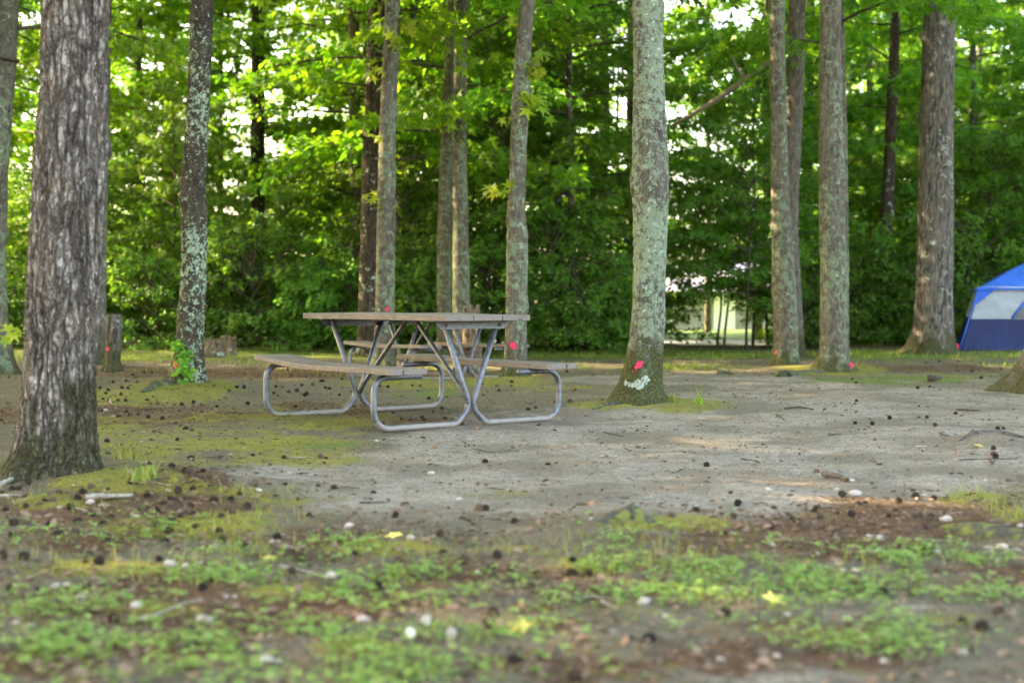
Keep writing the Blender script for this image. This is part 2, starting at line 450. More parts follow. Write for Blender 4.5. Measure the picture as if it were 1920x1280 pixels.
# ------------------------------------------------------------------ trunks
TR = {}
def trunk_mesh(name, pts, D, H, mat, nseg=72, dz=.025, mode='slim', seed=0, flare=.25, roots=5, amp=.006, topcut=None, zlow=-.3, knots=7, fixed=False):
    """pts: (px, py, width px) from the foot upwards. returns mesh (origin at foot), foot point"""
    D = float(np.clip(dep(pts[0][0], pts[0][1] - .25 * pts[0][2] * 0), D * .8, D * 1.25)) * (1 + .35 * pts[0][2] / FPX) if pts[0][1] > 662 and not fixed else D
    W = [at(px, py, D) for px, py, w in pts]
    foot = W[0].copy()
    zs = np.array([w[2] for w in W]); xs = np.array([w[0] for w in W]); rs = np.array([w / 2 / FPX * D for _, _, w in pts])
    o = np.argsort(zs); zs, xs, rs = zs[o], xs[o], rs[o]
    zt = zs[-1]
    if H is None: H = zt
    sl = (xs[-1] - xs[-2]) / (zs[-1] - zs[-2] + 1e-6)
    if H > zt + .3:                      # carry on above the photo
        zz = np.array([zt + (H - zt) * .5, H])
        xs = np.append(xs, xs[-1] + sl * (zz - zt) * np.array([.8, .6])); zs = np.append(zs, zz)
        rs = np.append(rs, [rs[-1] * .7, .02])
    z0 = foot[2]
    dense = np.arange(z0 + zlow, min(H, zt + .4) + 1e-6, dz)
    Z = np.append(dense, np.arange(dense[-1] + .3, H + .01, .35)) if H > zt + .3 else dense
    def ip(y, z):
        k = .012 + .3 * dz
        return sum(np.interp(z + q, zs, y) for q in (-3 * k, -2 * k, -k, 0, k, 2 * k, 3 * k)) / 7
    cx, R = ip(xs, Z), ip(rs, Z)
    th = np.arange(nseg) * 2 * PI / nseg
    TH, ZZ = np.meshgrid(th, Z); RR = R[:, None]; hh = ZZ - z0
    rng = np.random.default_rng(seed)
    lob = sum(np.cos(k * TH + rng.uniform(0, 6.3)) * a for k, a in ((roots, .55), (roots - 2, .4), (roots + 3, .2)))
    rad = RR * (1 + flare * lob * np.exp(-np.clip(hh, 0, None) / .22) + .03 * noise(np.cos(TH) * .9, np.sin(TH) * .9, ZZ * 2.2, seed + 5) + .035 * noise(np.cos(TH), np.sin(TH), ZZ * .9, seed + 6))
    for _ in range(knots):
        kz, kt, ks = rng.uniform(z0 + .3, zt), rng.uniform(0, 6.28), rng.uniform(.03, .07)
        da = (TH - kt + PI) % (2 * PI) - PI
        rad = rad + rng.uniform(.15, .3) * RR * np.exp(-(da * RR / ks) ** 2 - ((ZZ - kz) / ks / 1.3) ** 2) * np.where((da * RR) ** 2 + (ZZ - kz) ** 2 < (ks * .35) ** 2, .6, 1)
    X, Y = np.cos(TH) * RR, np.sin(TH) * RR
    if mode == 'furrow':
        wx = noise(X * 7, Y * 7, ZZ * 3, seed); wz = noise(X * 6 + 9, Y * 6, ZZ * 5, seed + 7); wf = noise(X * 36, Y * 36, ZZ * 16, seed + 9)
        n1 = noise(X * 34 + 1.1 * wx + .5 * wf, Y * 34 + .6 * wx, ZZ * 3.4 + .5 * wz, seed + 1)
        n2 = noise(X * 62 + .8 * wx + .8 * wf, Y * 62 + .6 * wx, ZZ * 10 + .9 * wz, seed + 2)
        n3 = noise(X * 30 + wf, Y * 30, ZZ * 30 + 2 * wx + wf, seed + 12)
        f1 = np.clip(np.abs(n1) / .24, 0, 1); f2 = np.clip(np.abs(n2) / .20, 0, 1); f3 = np.clip((n3 + .62) / .2, 0, 1)
        fu = f1 * (.45 + .55 * f2) * (.75 + .25 * f3)
        flake = np.mod(ZZ * 11 + 2.2 * noise(X * 26, Y * 26, ZZ * 3, seed + 13) + wz, 1)
        rough = fbm(X * 95, Y * 95, ZZ * 45, seed + 3, 2)
        dsp = amp * 1.8 * (fu - 1) + amp * .6 * flake * fu + amp * .7 * rough + amp * .8 * wz + amp * .6 * wx
    elif mode == 'fine':
        n = noise(X * 30, Y * 30, ZZ * 4 + 2 * noise(X * 8, Y * 8, ZZ * 3, seed), seed + 1)
        fu = sst(.0, .3, np.abs(n)); dsp = amp * (fu - 1) * 1.3 + amp * .4 * noise(X * 50, Y * 50, ZZ * 20, seed + 3)
    else:
        n = noise(X * 26, Y * 26, ZZ * 6, seed + 1); k2 = noise(X * 13, Y * 13, ZZ * 11, seed + 4)
        fu = np.maximum(sst(.0, .14, np.abs(n)), sst(-.25, .2, k2)); dsp = amp * (fu - 1) + amp * .8 * noise(X * 38, Y * 38, ZZ * 26, seed + 3)
    rad = rad + dsp
    Zo = ZZ.copy()
    if topcut is not None:               # broken or sawn top
        jag = topcut * np.abs(noise(np.cos(th) * 2.6, np.sin(th) * 2.6, 0, seed + 8)) * 1.6
        Zo = np.minimum(Zo, (Z[-1] - jag)[None, :])
    V = np.stack([cx[:, None] + np.cos(TH) * rad - foot[0], np.sin(TH) * rad, Zo - z0], -1).reshape(-1, 3)
    m = len(Z)
    i, j = np.meshgrid(np.arange(m - 1), np.arange(nseg), indexing='ij')
    F = np.stack([i * nseg + j, i * nseg + (j + 1) % nseg, (i + 1) * nseg + (j + 1) % nseg, (i + 1) * nseg + j], -1).reshape(-1, 4)
    Fs = [F]
    fa = fu.ravel()
    if topcut is not None:               # hollowed inner top
        last = V[-nseg:].copy(); c = last.mean(0)
        inner = c + (last - c) * .55; inner[:, 2] -= topcut * .5
        V = np.concatenate([V, inner, [c - (0, 0, topcut * .7)]])
        b = (m - 1) * nseg; k = np.arange(nseg)
        Fs.append(np.stack([b + k, b + (k + 1) % nseg, b + nseg + (k + 1) % nseg, b + nseg + k], -1))
        Fs.append(np.stack([b + nseg + k, b + nseg + (k + 1) % nseg, np.full(nseg, b + 2 * nseg)], -1))
        fa = np.concatenate([fa, np.full(nseg + 1, .6)])
    me = mesh(name, V, Fs, mat, True, None, {'furrow': fa})
    return me, foot, dict(Z=Z, th=th, rad=rad, cx=cx, foot=foot, D=D)

def surf(info, px, py, out=.004):
    """trunk surface point seen at a photo pixel (local to the foot)"""
    D = info['D']
    for _ in range(5):
        p = at(px, py, D)
        i = np.searchsorted(info['Z'], p[2]).clip(1, len(info['Z']) - 1)
        R = info['rad'][i].mean()
        s = np.clip((p[0] - info['cx'][i]) / R, -.97, .97)
        th = math.atan2(-math.sqrt(1 - s * s), s) % (2 * PI)
        D = info['D'] + R * math.sin(th)
    return surf2(info, th, p[2], out), th, p[2]

def surf2(info, th, z, out):
    n = len(info['th'])
    i = int(np.searchsorted(info['Z'], z).clip(1, len(info['Z']) - 1)); j = int(round(th / (2 * PI) * n)) % n
    r = info['rad'][max(0, i - 1):i + 2, [(j - 1) % n, j, (j + 1) % n]].max() + out
    f = info['foot']
    return np.array((np.interp(z, info['Z'], info['cx']) - f[0] + r * math.cos(th), r * math.sin(th), z - f[2]))

def paint(parent, info, px, py, w, h, seed=0, name='paint_mark', mat='pink'):
    rng = np.random.default_rng(seed)
    k = 22; V = [surf(info, px, py, .004)[0]]
    jit = rng.uniform(.55, 1.25, k)
    for ring in (.5, 1.0):
        for a in range(k):
            q = ring * (jit[a] if ring == 1 else min(1, jit[a] * .95 + .1))
            V.append(surf(info, px + w / 2 * q * math.cos(a * 2 * PI / k), py + h / 2 * q * math.sin(a * 2 * PI / k), .004)[0])
    a = np.arange(k)
    F = [np.stack([np.zeros(k, int), 1 + (a + 1) % k, 1 + a], -1), np.stack([1 + a, 1 + (a + 1) % k, 1 + k + (a + 1) % k, 1 + k + a], -1)]
    return obj(name, mesh(name, np.array(V), F, M[mat], True), parent)

def sprig(parent, info, px, py, ex, ey, n, size, seed, mat='leaf_fresh'):
    """leafy shoot growing from the trunk at (px,py) towards photo pixel (ex,ey)"""
    rng = np.random.default_rng(seed)
    a = surf(info, px, py, -.01)[0]
    b = at(ex, ey, info['D'] - rng.uniform(.05, .25)) - info['foot']
    s = np.linspace(0, 1, 5)[:, None]
    path = a + (b - a) * s + np.array((0, 0, .25)) * np.linalg.norm(b - a) * s * (1 - s)
    mb = MB(); mb.add(*tube(path, np.linspace(.006, .002, 5), 4, False), 1)
    t = rng.uniform(.35, 1.05, n)
    P = np.column_stack([np.interp(t, s[:, 0], path[:, c]) for c in range(3)]) + rng.normal(0, size * .55, (n, 3))
    A = nrm(rng.normal(0, 1, (n, 3)) + (b - a) / np.linalg.norm(b - a) * .8 + (0, 0, -.5))
    N = np.column_stack([rng.normal(0, .5, n), rng.normal(-.6, .4, n), rng.uniform(.3, 1, n)])
    V, F = leaves(P, A, N, size * rng.uniform(.7, 1.2, n), STAR)
    mb.add(V, F, 0)
    return obj('leafy_shoot', mb.build('leafy_shoot', [M[mat], M['twig']]), parent)

# crown meshes shared by the trees
W_ = M['twig']
CR = [crown_mesh('tall_crown', 101 + i, h0, 17.5, sp_, nl, per, ls, STAR if i % 2 == 0 else OVAL, M['leaf'], W_, droop=.26, nspray=10, length=.95, flat=.9)
      for i, (h0, sp_, nl, per, ls) in enumerate(((2.9, 3.7, 46, 40, .14), (3.6, 4.1, 48, 42, .135), (4.6, 3.5, 40, 38, .14), (2.3, 3.2, 48, 38, .13), (6.3, 3.8, 34, 36, .145)))]
HI = [crown_mesh('high_crown', 151 + i, 7.2, 17.5, 3.3, 24, 32, .14, STAR, M['leaf'], W_, droop=.3, nspray=8, length=.9, flat=.7) for i in range(2)]
UN = [crown_mesh('understory_crown', 201 + i, h0, h1, sp_, nl, int(per * 1.45), .078, T, M['leaf_deep'], W_, droop=.2, nspray=9, length=.7, el=(8, 55), shape=.5, flat=.8)
      for i, (h0, h1, sp_, nl, per, T) in enumerate(((.9, 4.6, 1.8, 30, 40, OVAL), (.7, 5.6, 2.1, 34, 40, STAR), (1.3, 3.9, 1.7, 26, 42, OVAL), (1.6, 6.4, 2.2, 34, 42, OVAL)))]
SH = [crown_mesh('shrub_foliage', 251 + i, .08, h1, sp_, 26, 44, .07, OVAL, M['leaf_deep'], W_, droop=.28, nspray=6, length=.5, el=(12, 62), shape=.35, flat=.9)
      for i, (h1, sp_) in enumerate(((1.1, 1.0), (1.5, 1.2), (.8, .95)))]

TREE_INFO = {}
def tree(key, label, pts, D, H, mat, crown=None, crot=0., cscale=1., group=None, name='broadleaf_tree', **kw):
    me, foot, info = trunk_mesh('trunk', pts, D, H, M[mat], **kw)
    t = thing(name, label, 'tree', foot, 0, group)
    obj('trunk', me, t)
    if crown is not None:
        c = obj('crown', crown, t)
        k = min(len(info['Z']) - 1, int(np.searchsorted(info['Z'], foot[2] + 7)))
        c.location = (info['cx'][k] - foot[0], 0, 0)
        c.rotation_euler = (0, 0, crot); c.scale = (cscale,) * 3
    TREE_INFO[key] = (t, info)
    return t

# --- the trees of the clearing
t = tree('oak', 'thick grey tree with deeply furrowed bark and mossy foot, in the left of the clearing',
     [(98, 893, 215), (98, 872, 178), (104, 830, 156), (110, 780, 142), (113, 700, 132), (117, 600, 134), (122, 480, 133), (130, 330, 130), (138, 180, 124), (142, 0, 122), (143, -80, 121)],
     6.95, 16, 'bark_oak', HI[0], .4, nseg=320, dz=.0065, mode='furrow', seed=3, flare=.10, roots=6, amp=.0055, knots=1)
sprig(t, TREE_INFO['oak'][1], 48, 630, 22, 622, 7, .05, 5)
t = tree('patch', 'dark slender tree blotched with pale green lichen, creeper at its foot',
     [(345, 724, 108), (350, 705, 74), (354, 670, 58), (357, 610, 51), (362, 540, 47), (364, 470, 46), (364, 410, 47), (362, 350, 46), (368, 260, 43), (374, 150, 42), (380, 0, 43), (382, -80, 42)],
     14.1, 15, 'bark_patch', HI[1], 1., nseg=110, dz=.014, mode='slim', seed=8, flare=.12, amp=.007)
paint(t, TREE_INFO['patch'][1], 331, 682, 12, 18, 1)
t = tree('main', 'stout lichen covered tree with broad mossy foot, right of the picnic tables',
     [(1192, 762, 134), (1194, 740, 106), (1200, 715, 82), (1205, 690, 73), (1211, 650, 66), (1216, 580, 62), (1218, 500, 62), (1220, 400, 66), (1221, 330, 67), (1219, 260, 64), (1217, 150, 56), (1214, 0, 54), (1213, -80, 53)],
     11.9, 16, 'bark_lichen', HI[0], 2.2, nseg=130, dz=.012, mode='slim', seed=12, flare=.14, roots=5, amp=.006)
paint(t, TREE_INFO['main'][1], 1199, 684, 13, 13, 2)
for _k, _a in enumerate(((1194, 688, 9, 6), (1204, 679, 6, 6), (1188, 697, 3, 2), (1192, 694, 3, 2))): paint(t, TREE_INFO['main'][1], *_a, 60 + _k)
PL = NT('white_lichen')
_v = PL.coords(); _n = PL.noise(_v, 60, 5)
M['white_lichen'] = PL.done(PL.bsdf(PL.mix(PL.ramp(_n, .35, .65), (.15, .17, .115), (.36, .41, .33)), .9, 0, PL.bump(_n, .8, .01)))
for k, (px, py, w, h) in enumerate(((1176, 717, 9, 12), (1186, 721, 17, 10), (1199, 722, 24, 13), (1209, 712, 18, 17), (1200, 715, 18, 13))):
    paint(t, TREE_INFO['main'][1], px, py, w, h, 20 + k, 'lichen_rosette', 'white_lichen')
t = tree('mid', 'slim leaning tree with pink spot, beside the end of the far picnic table bench',
     [(965, 704, 62), (966, 690, 48), (967, 660, 43), (968, 600, 39), (969, 520, 41), (970, 440, 40), (968, 390, 33), (972, 300, 31), (976, 180, 32), (984, 60, 29), (989, 0, 27), (993, -60, 27)],
     15.9, 15, 'bark_slim', HI[1], 3., fixed=True, nseg=84, dz=.018, seed=21, flare=.10, amp=.007)
paint(t, TREE_INFO['mid'][1], 963, 648, 14, 15, 3)
for k, a in enumerate(((980, 118, 1010, 128, 14, .12), (978, 175, 1012, 196, 16, .12), (962, 215, 955, 225, 4, .09), (955, 365, 928, 362, 9, .11), (970, 60, 960, 40, 5, .1))):
    sprig(t, TREE_INFO['mid'][1], *a, 30 + k)
tree('dark', 'dark brown tree close behind the pale trunk, left of the tables middle',
     [(690, 668, 62), (691, 640, 44), (692, 560, 39), (694, 450, 37), (697, 330, 36), (700, 200, 34), (704, 60, 31), (707, 0, 30), (709, -60, 30)],
     24, 17, 'bark_dark', CR[0], .3, nseg=64, dz=.035, mode='fine', seed=25, amp=.008)
t = tree('pale', 'pale grey tree with pink spot just above the near table top',
     [(719, 692, 52), (720, 672, 42), (721, 620, 37), (722, 520, 35), (724, 400, 34), (727, 250, 31), (732, 120, 30), (736, 0, 28), (738, -60, 28)],
     19.5, 16, 'bark_slim', CR[2], 1.7, nseg=64, dz=.028, seed=29, amp=.006)
paint(t, TREE_INFO['pale'][1], 726, 580, 8, 9, 4)
for k, a in enumerate(((730, 95, 745, 75, 10, .12), (724, 130, 700, 140, 10, .12), (716, 250, 706, 258, 5, .1), (712, 370, 702, 372, 8, .11), (735, 30, 760, 45, 12, .12), (745, 320, 765, 306, 6, .1))):
    sprig(t, TREE_INFO['pale'][1], *a, 40 + k)
tree('pair_a', 'left trunk of the close pair standing behind the picnic table top',
     [(833, 672, 40), (834, 650, 30), (833, 560, 27), (833, 450, 27), (836, 320, 23), (842, 150, 20), (850, 0, 20), (852, -60, 20)],
     22, 16, 'bark_slim', CR[1], 2.5, nseg=48, dz=.035, seed=33)
tree('pair_b', 'right, thicker trunk of the close pair standing behind the picnic table top',
     [(866, 675, 48), (866, 650, 35), (865, 560, 32), (864, 430, 30), (862, 300, 27), (863, 150, 25), (866, 0, 25), (867, -60, 24)],
     22.6, 16, 'bark_slim', CR[4], .9, nseg=48, dz=.035, seed=34)
t = tree('r1', 'slim grey tree with pink dot, front one of the crossing pair',
     [(1473, 684, 62), (1474, 668, 50), (1474, 620, 45), (1470, 540, 43), (1467, 450, 38), (1463, 350, 33), (1460, 220, 30), (1457, 80, 28), (1457, 0, 29), (1457, -60, 28)],
     19.5, 16, 'bark_slim', HI[0], 4., nseg=64, dz=.028, seed=37)
paint(t, TREE_INFO['r1'][1], 1455, 660, 5, 9, 5)
tree('r2', 'slim brown tree, rear one of the crossing pair',
     [(1494, 668, 36), (1493, 640, 28), (1489, 540, 25), (1484, 430, 24), (1486, 320, 26), (1491, 200, 30), (1494, 80, 31), (1494, 0, 31), (1495, -60, 30)],
     23, 16, 'bark_grey', CR[4], 5., nseg=48, dz=.035, seed=38)
t = tree('r3', 'lichen streaked tree with mossy foot, between the stout tree and the tent',
     [(1562, 697, 92), (1562, 680, 62), (1563, 655, 50), (1563, 600, 51), (1563, 540, 49), (1561, 440, 47), (1560, 330, 47), (1558, 200, 44), (1557, 80, 40), (1557, 0, 39), (1557, -60, 38)],
     17.6, 16, 'bark_slim', HI[1], 5.3, nseg=84, dz=.02, seed=41, amp=.008)
paint(t, TREE_INFO['r3'][1], 1597, 684, 5, 11, 6)
tree('r4', 'thin trunk half hidden behind the lichen streaked tree near the tent',
     [(1580, 672, 30), (1580, 640, 24), (1580, 400, 21), (1579, 250, 19), (1577, 100, 16), (1576, 0, 15), (1576, -60, 14)],
     21, 14, 'bark_slim', CR[2], 3.3, nseg=40, dz=.04, seed=42)
t = tree('big', 'big straight grey brown tree with flared mossy foot, next to the blue tent',
     [(1746, 664, 116), (1747, 648, 92), (1750, 620, 78), (1752, 560, 69), (1753, 480, 67), (1754, 380, 65), (1756, 250, 61), (1759, 120, 58), (1762, 0, 56), (1763, -60, 55)],
     23.5, 19, 'bark_grey', CR[4], 1.2, cscale=1.1, nseg=110, dz=.03, mode='fine', seed=45, flare=.14, amp=.009)
paint(t, TREE_INFO['big'][1], 1791, 648, 5, 9, 7)
tree('edge', 'tree at the right edge of the photo showing only its mossy root flare',
     [(1968, 740, 205), (1970, 715, 158), (1976, 680, 122), (1982, 640, 108), (1992, 600, 102), (2010, 400, 96), (2030, 100, 90), (2040, -60, 86)],
     13.2, 15, 'bark_grey', HI[0], 5.1, nseg=90, dz=.022, mode='fine', seed=47)
tree('farleft', 'dark leaning tree at the left edge of the photo behind the furrowed tree',
     [(-4, 702, 80), (-4, 680, 60), (-8, 600, 44), (-10, 480, 40), (-6, 320, 42), (2, 150, 50), (10, 0, 50), (13, -60, 50)],
     17.8, 16, 'bark_slim', CR[1], 4.2, nseg=64, dz=.03, seed=48)
tree('hid', 'slim trunk half hidden behind the furrowed tree in the left',
     [(178, 684, 46), (180, 660, 36), (182, 500, 34), (186, 300, 33), (191, 120, 32), (193, 0, 31), (193, -60, 30)],
     17.5, 15, 'bark_grey', HI[1], 2.4, nseg=56, dz=.03, seed=49)

# --- identifiable trunks inside the wood
for key, lab, pts, D, c in (
    ('w1', 'dark straight trunk in the wood between the blotched tree and the tables', [(482, 655, 34), (482, 480, 28), (483, 300, 27), (484, 100, 25), (484, -60, 24)], 31, 0),
    ('w2', 'greyish trunk leaning in the wood just left of the dark brown tree', [(668, 655, 24), (667, 450, 20), (666, 300, 19), (664, 150, 21), (662, -60, 20)], 27, 3),
    ('w3', 'grey trunk in the wood between the pale tree and the close pair', [(764, 655, 26), (763, 400, 22), (766, 250, 20), (770, 100, 18), (772, -60, 17)], 29, 1),
    ('w4', 'thin trunk in the wood between the furrowed and the blotched tree', [(256, 655, 16), (258, 350, 12), (260, 150, 11), (262, -60, 10)], 32, 3),
    ('w5', 'thin trunk in the wood just right of the blotched tree', [(412, 655, 16), (413, 400, 12), (413, 200, 11), (415, -60, 10)], 34, 2),
    ('w6', 'dark trunk in the wood between the lichen streaked tree and the big one', [(1655, 655, 30), (1660, 500, 26), (1668, 300, 22), (1676, 120, 19), (1682, -60, 18)], 28, 2),
    ('w7', 'broad grey trunk in the wood seen beyond the thin one, left of the blotched tree', [(318, 655, 34), (318, 400, 27), (318, 200, 25), (319, -60, 24)], 36, 1),
    ('w8', 'thin forked looking trunk in the wood left of the stout tree top', [(1050, 655, 20), (1046, 300, 13), (1038, 100, 11), (1034, -60, 10)], 30, 3),
    ('w9', 'dim trunk in the wood behind the far table, right of the leaning slim tree', [(1076, 655, 22), (1072, 450, 14), (1068, 200, 11), (1066, -60, 10)], 27, 3),
):
    tree(key, lab, pts, D, 15, 'bark_bg' if key not in ('w1', 'w6') else 'bark_dark', CR[c], D, nseg=32, dz=.06, seed=int(D * 3), mode='fine')

# slanting branch of the stout tree's neighbour
t, info = TREE_INFO['r2']
P = np.array([at(px, py, d) - info['foot'] for px, py, d in ((1488, 75, 23), (1440, 116, 23.3), (1395, 150, 23.6), (1340, 190, 24), (1300, 212, 24.3), (1258, 238, 24.6))])
mb = MB(); mb.add(*tube(P, [.05, .045, .042, .046, .036, .03], 10)); mb.add(*tube(np.array([P[2], P[2] + (-.15, 0, .25), P[2] + (-.22, 0, .5)]), [.03, .02, .01], 6))
obj('branch', mb.build('branch', M['pale_twig'], True), t)

# --- stumps
def stump(label, pts, D, mat, cut, seed, **kw):
    me, foot, info = trunk_mesh('trunk', pts, D, None, M[mat], topcut=cut, seed=seed, **kw)
    t = thing('tree_stump', label, 'stump', foot, 0, 'tree stumps')
    obj('trunk', me, t)
    return t, info
t, i_ = stump('narrow post like stump with pink dot, behind the furrowed tree', [(209, 697, 46), (210, 684, 32), (211, 660, 27), (213, 620, 25), (214, 587, 24)], 17.4, 'bark_grey', .015, 61, nseg=48, dz=.02, mode='fine')
paint(t, i_, 202, 654, 6, 9, 8)
stump('jagged broken dead stump seen beyond the far picnic table', [(885, 698, 50), (885, 680, 38), (884, 640, 33), (884, 600, 31), (884, 566, 31)], 18.8, 'bark_dead', .12, 62, nseg=48, dz=.02, mode='fine')
stump('wide low rotten stump, left one of two behind the blotched tree', [(399, 670, 50), (400, 655, 44), (400, 640, 42), (401, 632, 42)], 21.2, 'bark_dead', .07, 63, nseg=48, dz=.015, mode='fine', flare=.12)
stump('wide low rotten stump, right one of two behind the blotched tree', [(430, 666, 30), (430, 650, 27), (430, 636, 26), (430, 627, 26)], 21.9, 'bark_dead', .06, 64, nseg=40, dz=.015, mode='fine', flare=.12)

# --- creeper on the blotched tree
t, info = TREE_INFO['patch']
rng = np.random.default_rng(5)
mb = MB(); PP = []; NN = []
line = [(352, 722), (347, 705), (349, 690), (345, 675), (347, 660), (341, 645), (336, 636)]
pth = np.array([surf(info, x, y, .012)[0] for x, y in line])
mb.add(*tube(pth, np.linspace(.007, .003, len(pth)), 5, False), 1)
for k in range(95):
    f = rng.uniform(0, len(line) - 1.01); i = int(f); q = f - i
    x = line[i][0] * (1 - q) + line[i + 1][0] * q + rng.normal(0, 6 - 3 * (f / 6)); y = line[i][1] * (1 - q) + line[i + 1][1] * q + rng.normal(0, 3)
    p, th, z = surf(info, x, y, rng.uniform(.02, .08))
    PP.append(p); NN.append((math.cos(th) + rng.normal(0, .4), math.sin(th) + rng.normal(0, .4), .6))
n = len(PP)
V, F = leaves(np.array(PP), np.column_stack([rng.normal(0, .7, n), rng.normal(-.3, .3, n), rng.uniform(-1, .1, n)]), np.array(NN), rng.uniform(.05, .085, n), OVAL)
mb.add(V, F, 0)
o = obj('creeper_vine', mb.build('creeper_vine', [M['leaf'], M['twig']]), None, info['foot'])
tag(o, 'green creeper climbing the mossy foot of the blotched tree', 'creeper')

# ------------------------------------------------------------------ the wood behind
def simple_trunk(seed, H, r):
    rng = np.random.default_rng(seed)
    z = np.array([-.3, 0, .15, .5, 1.5, 3, 5, 8, 11, H])
    P = np.column_stack([rng.normal(0, .03, 10).cumsum() * sst(0, 3, z), rng.normal(0, .03, 10).cumsum() * sst(0, 3, z), z])
    R = r * np.array([1.7, 1.5, 1.2, 1.05, 1, .95, .88, .72, .5, .12])
    V, F = tube(P, R, 14)
    return mesh('trunk', V, F, M['bark_bg'], True, None, {'furrow': np.random.default_rng(seed).uniform(.4, 1, len(V))})
TRK = [simple_trunk(301 + i, 16.5, r) for i, r in enumerate((.09, .12, .15, .07))]
def thin_trunk(seed, H):
    rng = np.random.default_rng(seed)
    z = np.array([-.2, 0, .3, 1, 2, 3, H])
    P = np.column_stack([rng.normal(0, .05, 7).cumsum(), rng.normal(0, .05, 7).cumsum(), z]); P[:, :2] -= P[1, :2]
    V, F = tube(P, .032 * np.array([1.3, 1.15, 1, .9, .7, .5, .1]), 8)
    return mesh('trunk', V, F, M['twig'], True)
THN = [thin_trunk(331 + i, h) for i, h in enumerate((4.6, 5.6, 3.9, 6.4))]

def two_part(name, label, cat, group, x, y, rz, s, parts):
    t = thing(name, label, cat, (x, y, float(gz(x, y))), rz, group)
    t.scale = (s, s, s * random.uniform(.9, 1.12))
    for nm, me in parts: obj(nm, me, t)
    return t

def in_gap(x, y, a=1258, b=1445):
    px = 960 + FPX * x / y
    return a < px < b

taken = [(i[1]['foot'][0], i[1]['foot'][1]) for i in TREE_INFO.values()]
def free(x, y, d):
    return all((x - a) ** 2 + (y - b) ** 2 > d * d for a, b in taken)
random.seed(21)
n = 0
for k in range(900):                     # tall trees filling the wood
    if n >= 44: break
    y = random.uniform(28, 56); x = random.uniform(-.42 * y - 2, .42 * y + 2)
    if not free(x, y, 2.7) or (in_gap(x, y, 1240, 1470) and (y < 36 or random.random() < .5)): continue
    if 330 < 960 + FPX * x / y < 350: continue
    taken.append((x, y)); n += 1
    c = random.choice((4, 2)) if in_gap(x, y, 1200, 1490) else random.randrange(4)
    side = 'behind the picnic tables' if -6 < x < 4 else ('beyond the tent and the big tree' if x >= 4 else 'left of the tables')
    two_part('broadleaf_tree', f'leafy tree deep in the wood {side}', 'tree', f'trees of the wood {side}', x, y, random.uniform(0, 6.28), random.uniform(.85, 1.15),
             [('trunk', TRK[random.randrange(4)]), ('crown', CR[c])])
random.seed(77); SHADE = (); _pl = []
for k in range(400):
    x, y = random.uniform(-32, -9.5), random.uniform(-2, 27)
    if len(_pl) < 17 and x < -.45 * y - 3.5 and all((x - a) ** 2 + (y - b) ** 2 > 14 for a, b in _pl): _pl.append((x, y))
SHADE = tuple(_pl); random.seed(78)
for x, y in ((-6.8, 9.6), (-9, 13.5), (-12, 11), (-11.5, 17), (-16, 16), (-15, 9), (-14, 22), (-19, 15), (-20, 26), (-8, 5.5), (-26, 22), (-24, 31), (-13, 3), (-29, 34), (-19, 38), (11, 15), (13.5, 21), (14, 30), (18, 26)) + SHADE:  # trees added outside the view to shade the clearing
    two_part('broadleaf_tree', 'tall tree added beside the clearing so its crown shades the ground', 'tree', 'trees added for shade beside the clearing', x, y, random.uniform(0, 6.28), random.uniform(1.0, 1.2),
             [('trunk', TRK[random.randrange(1, 3)]), ('crown', CR[random.randrange(5)])])
n = 0
for k in range(1500):                    # understory trees
    if n >= 70: break
    y = random.choice((random.uniform(25.5, 31), random.uniform(26, 44))); x = random.uniform(-.40 * y - 1, .40 * y + 1)
    if not free(x, y, 1.15): continue
    if in_gap(x, y, 1195, 1490) and random.random() < (.96 if y < 33 else .8): continue
    if x > 6.2 and y < 26.5: continue
    _px = 960 + FPX * x / y
    if abs(_px - 482) < 90 and y < 31: continue
    if abs(_px - 1662) < 95 and y < 29 or abs(_px - 1076) < 55 and y < 28: continue
    if 200 < _px < 440 and y < 36 and random.random() < .45: continue
    _s = random.uniform(.5, .78) if _px < 520 else random.uniform(.75, 1.12)
    taken.append((x, y)); n += 1
    i = random.randrange(4)
    side = 'behind the picnic tables' if -5 < x < 3 else ('right of the stout tree' if x >= 3 else 'left of the tables')
    two_part('understory_tree', f'low leafy understory tree along the wood edge {side}', 'tree', f'understory trees {side}', x, y, random.uniform(0, 6.28), _s,
             [('trunk', THN[i]), ('crown', UN[i])])
for px, y, i, sc, lab in ((1345, 27.4, 2, .70, 'slender sapling in the middle of the gap before the pale house'),
                          (1400, 26.0, 0, .80, 'slender sapling in the gap left of the crossing pair of trunks'), (1440, 28.5, 3, .85, 'taller sapling in the gap directly behind the crossing pair')):
    x = (px - 960) / FPX * y
    two_part('understory_tree', lab, 'tree', 'saplings screening the gap', x, y, px, sc, [('trunk', THN[i]), ('crown', UN[i])])
n = 0
for k in range(400):                     # trees beyond the lawn
    if n >= 22: break
    y = random.uniform(78, 100); x = random.uniform(-.45 * y, .45 * y)
    if not free(x, y, 3.6): continue
    taken.append((x, y)); n += 1
    side = 'left of the stout tree' if x < 7 else 'right of the stout tree'
    two_part('broadleaf_tree', f'sunlit tree far off beyond the lawn {side}', 'tree', f'far trees beyond the lawn {side}', x, y, random.uniform(0, 6.28), random.uniform(.9, 1.25),
             [('trunk', TRK[random.randrange(4)]), ('crown', CR[random.randrange(4)])])
n = 0
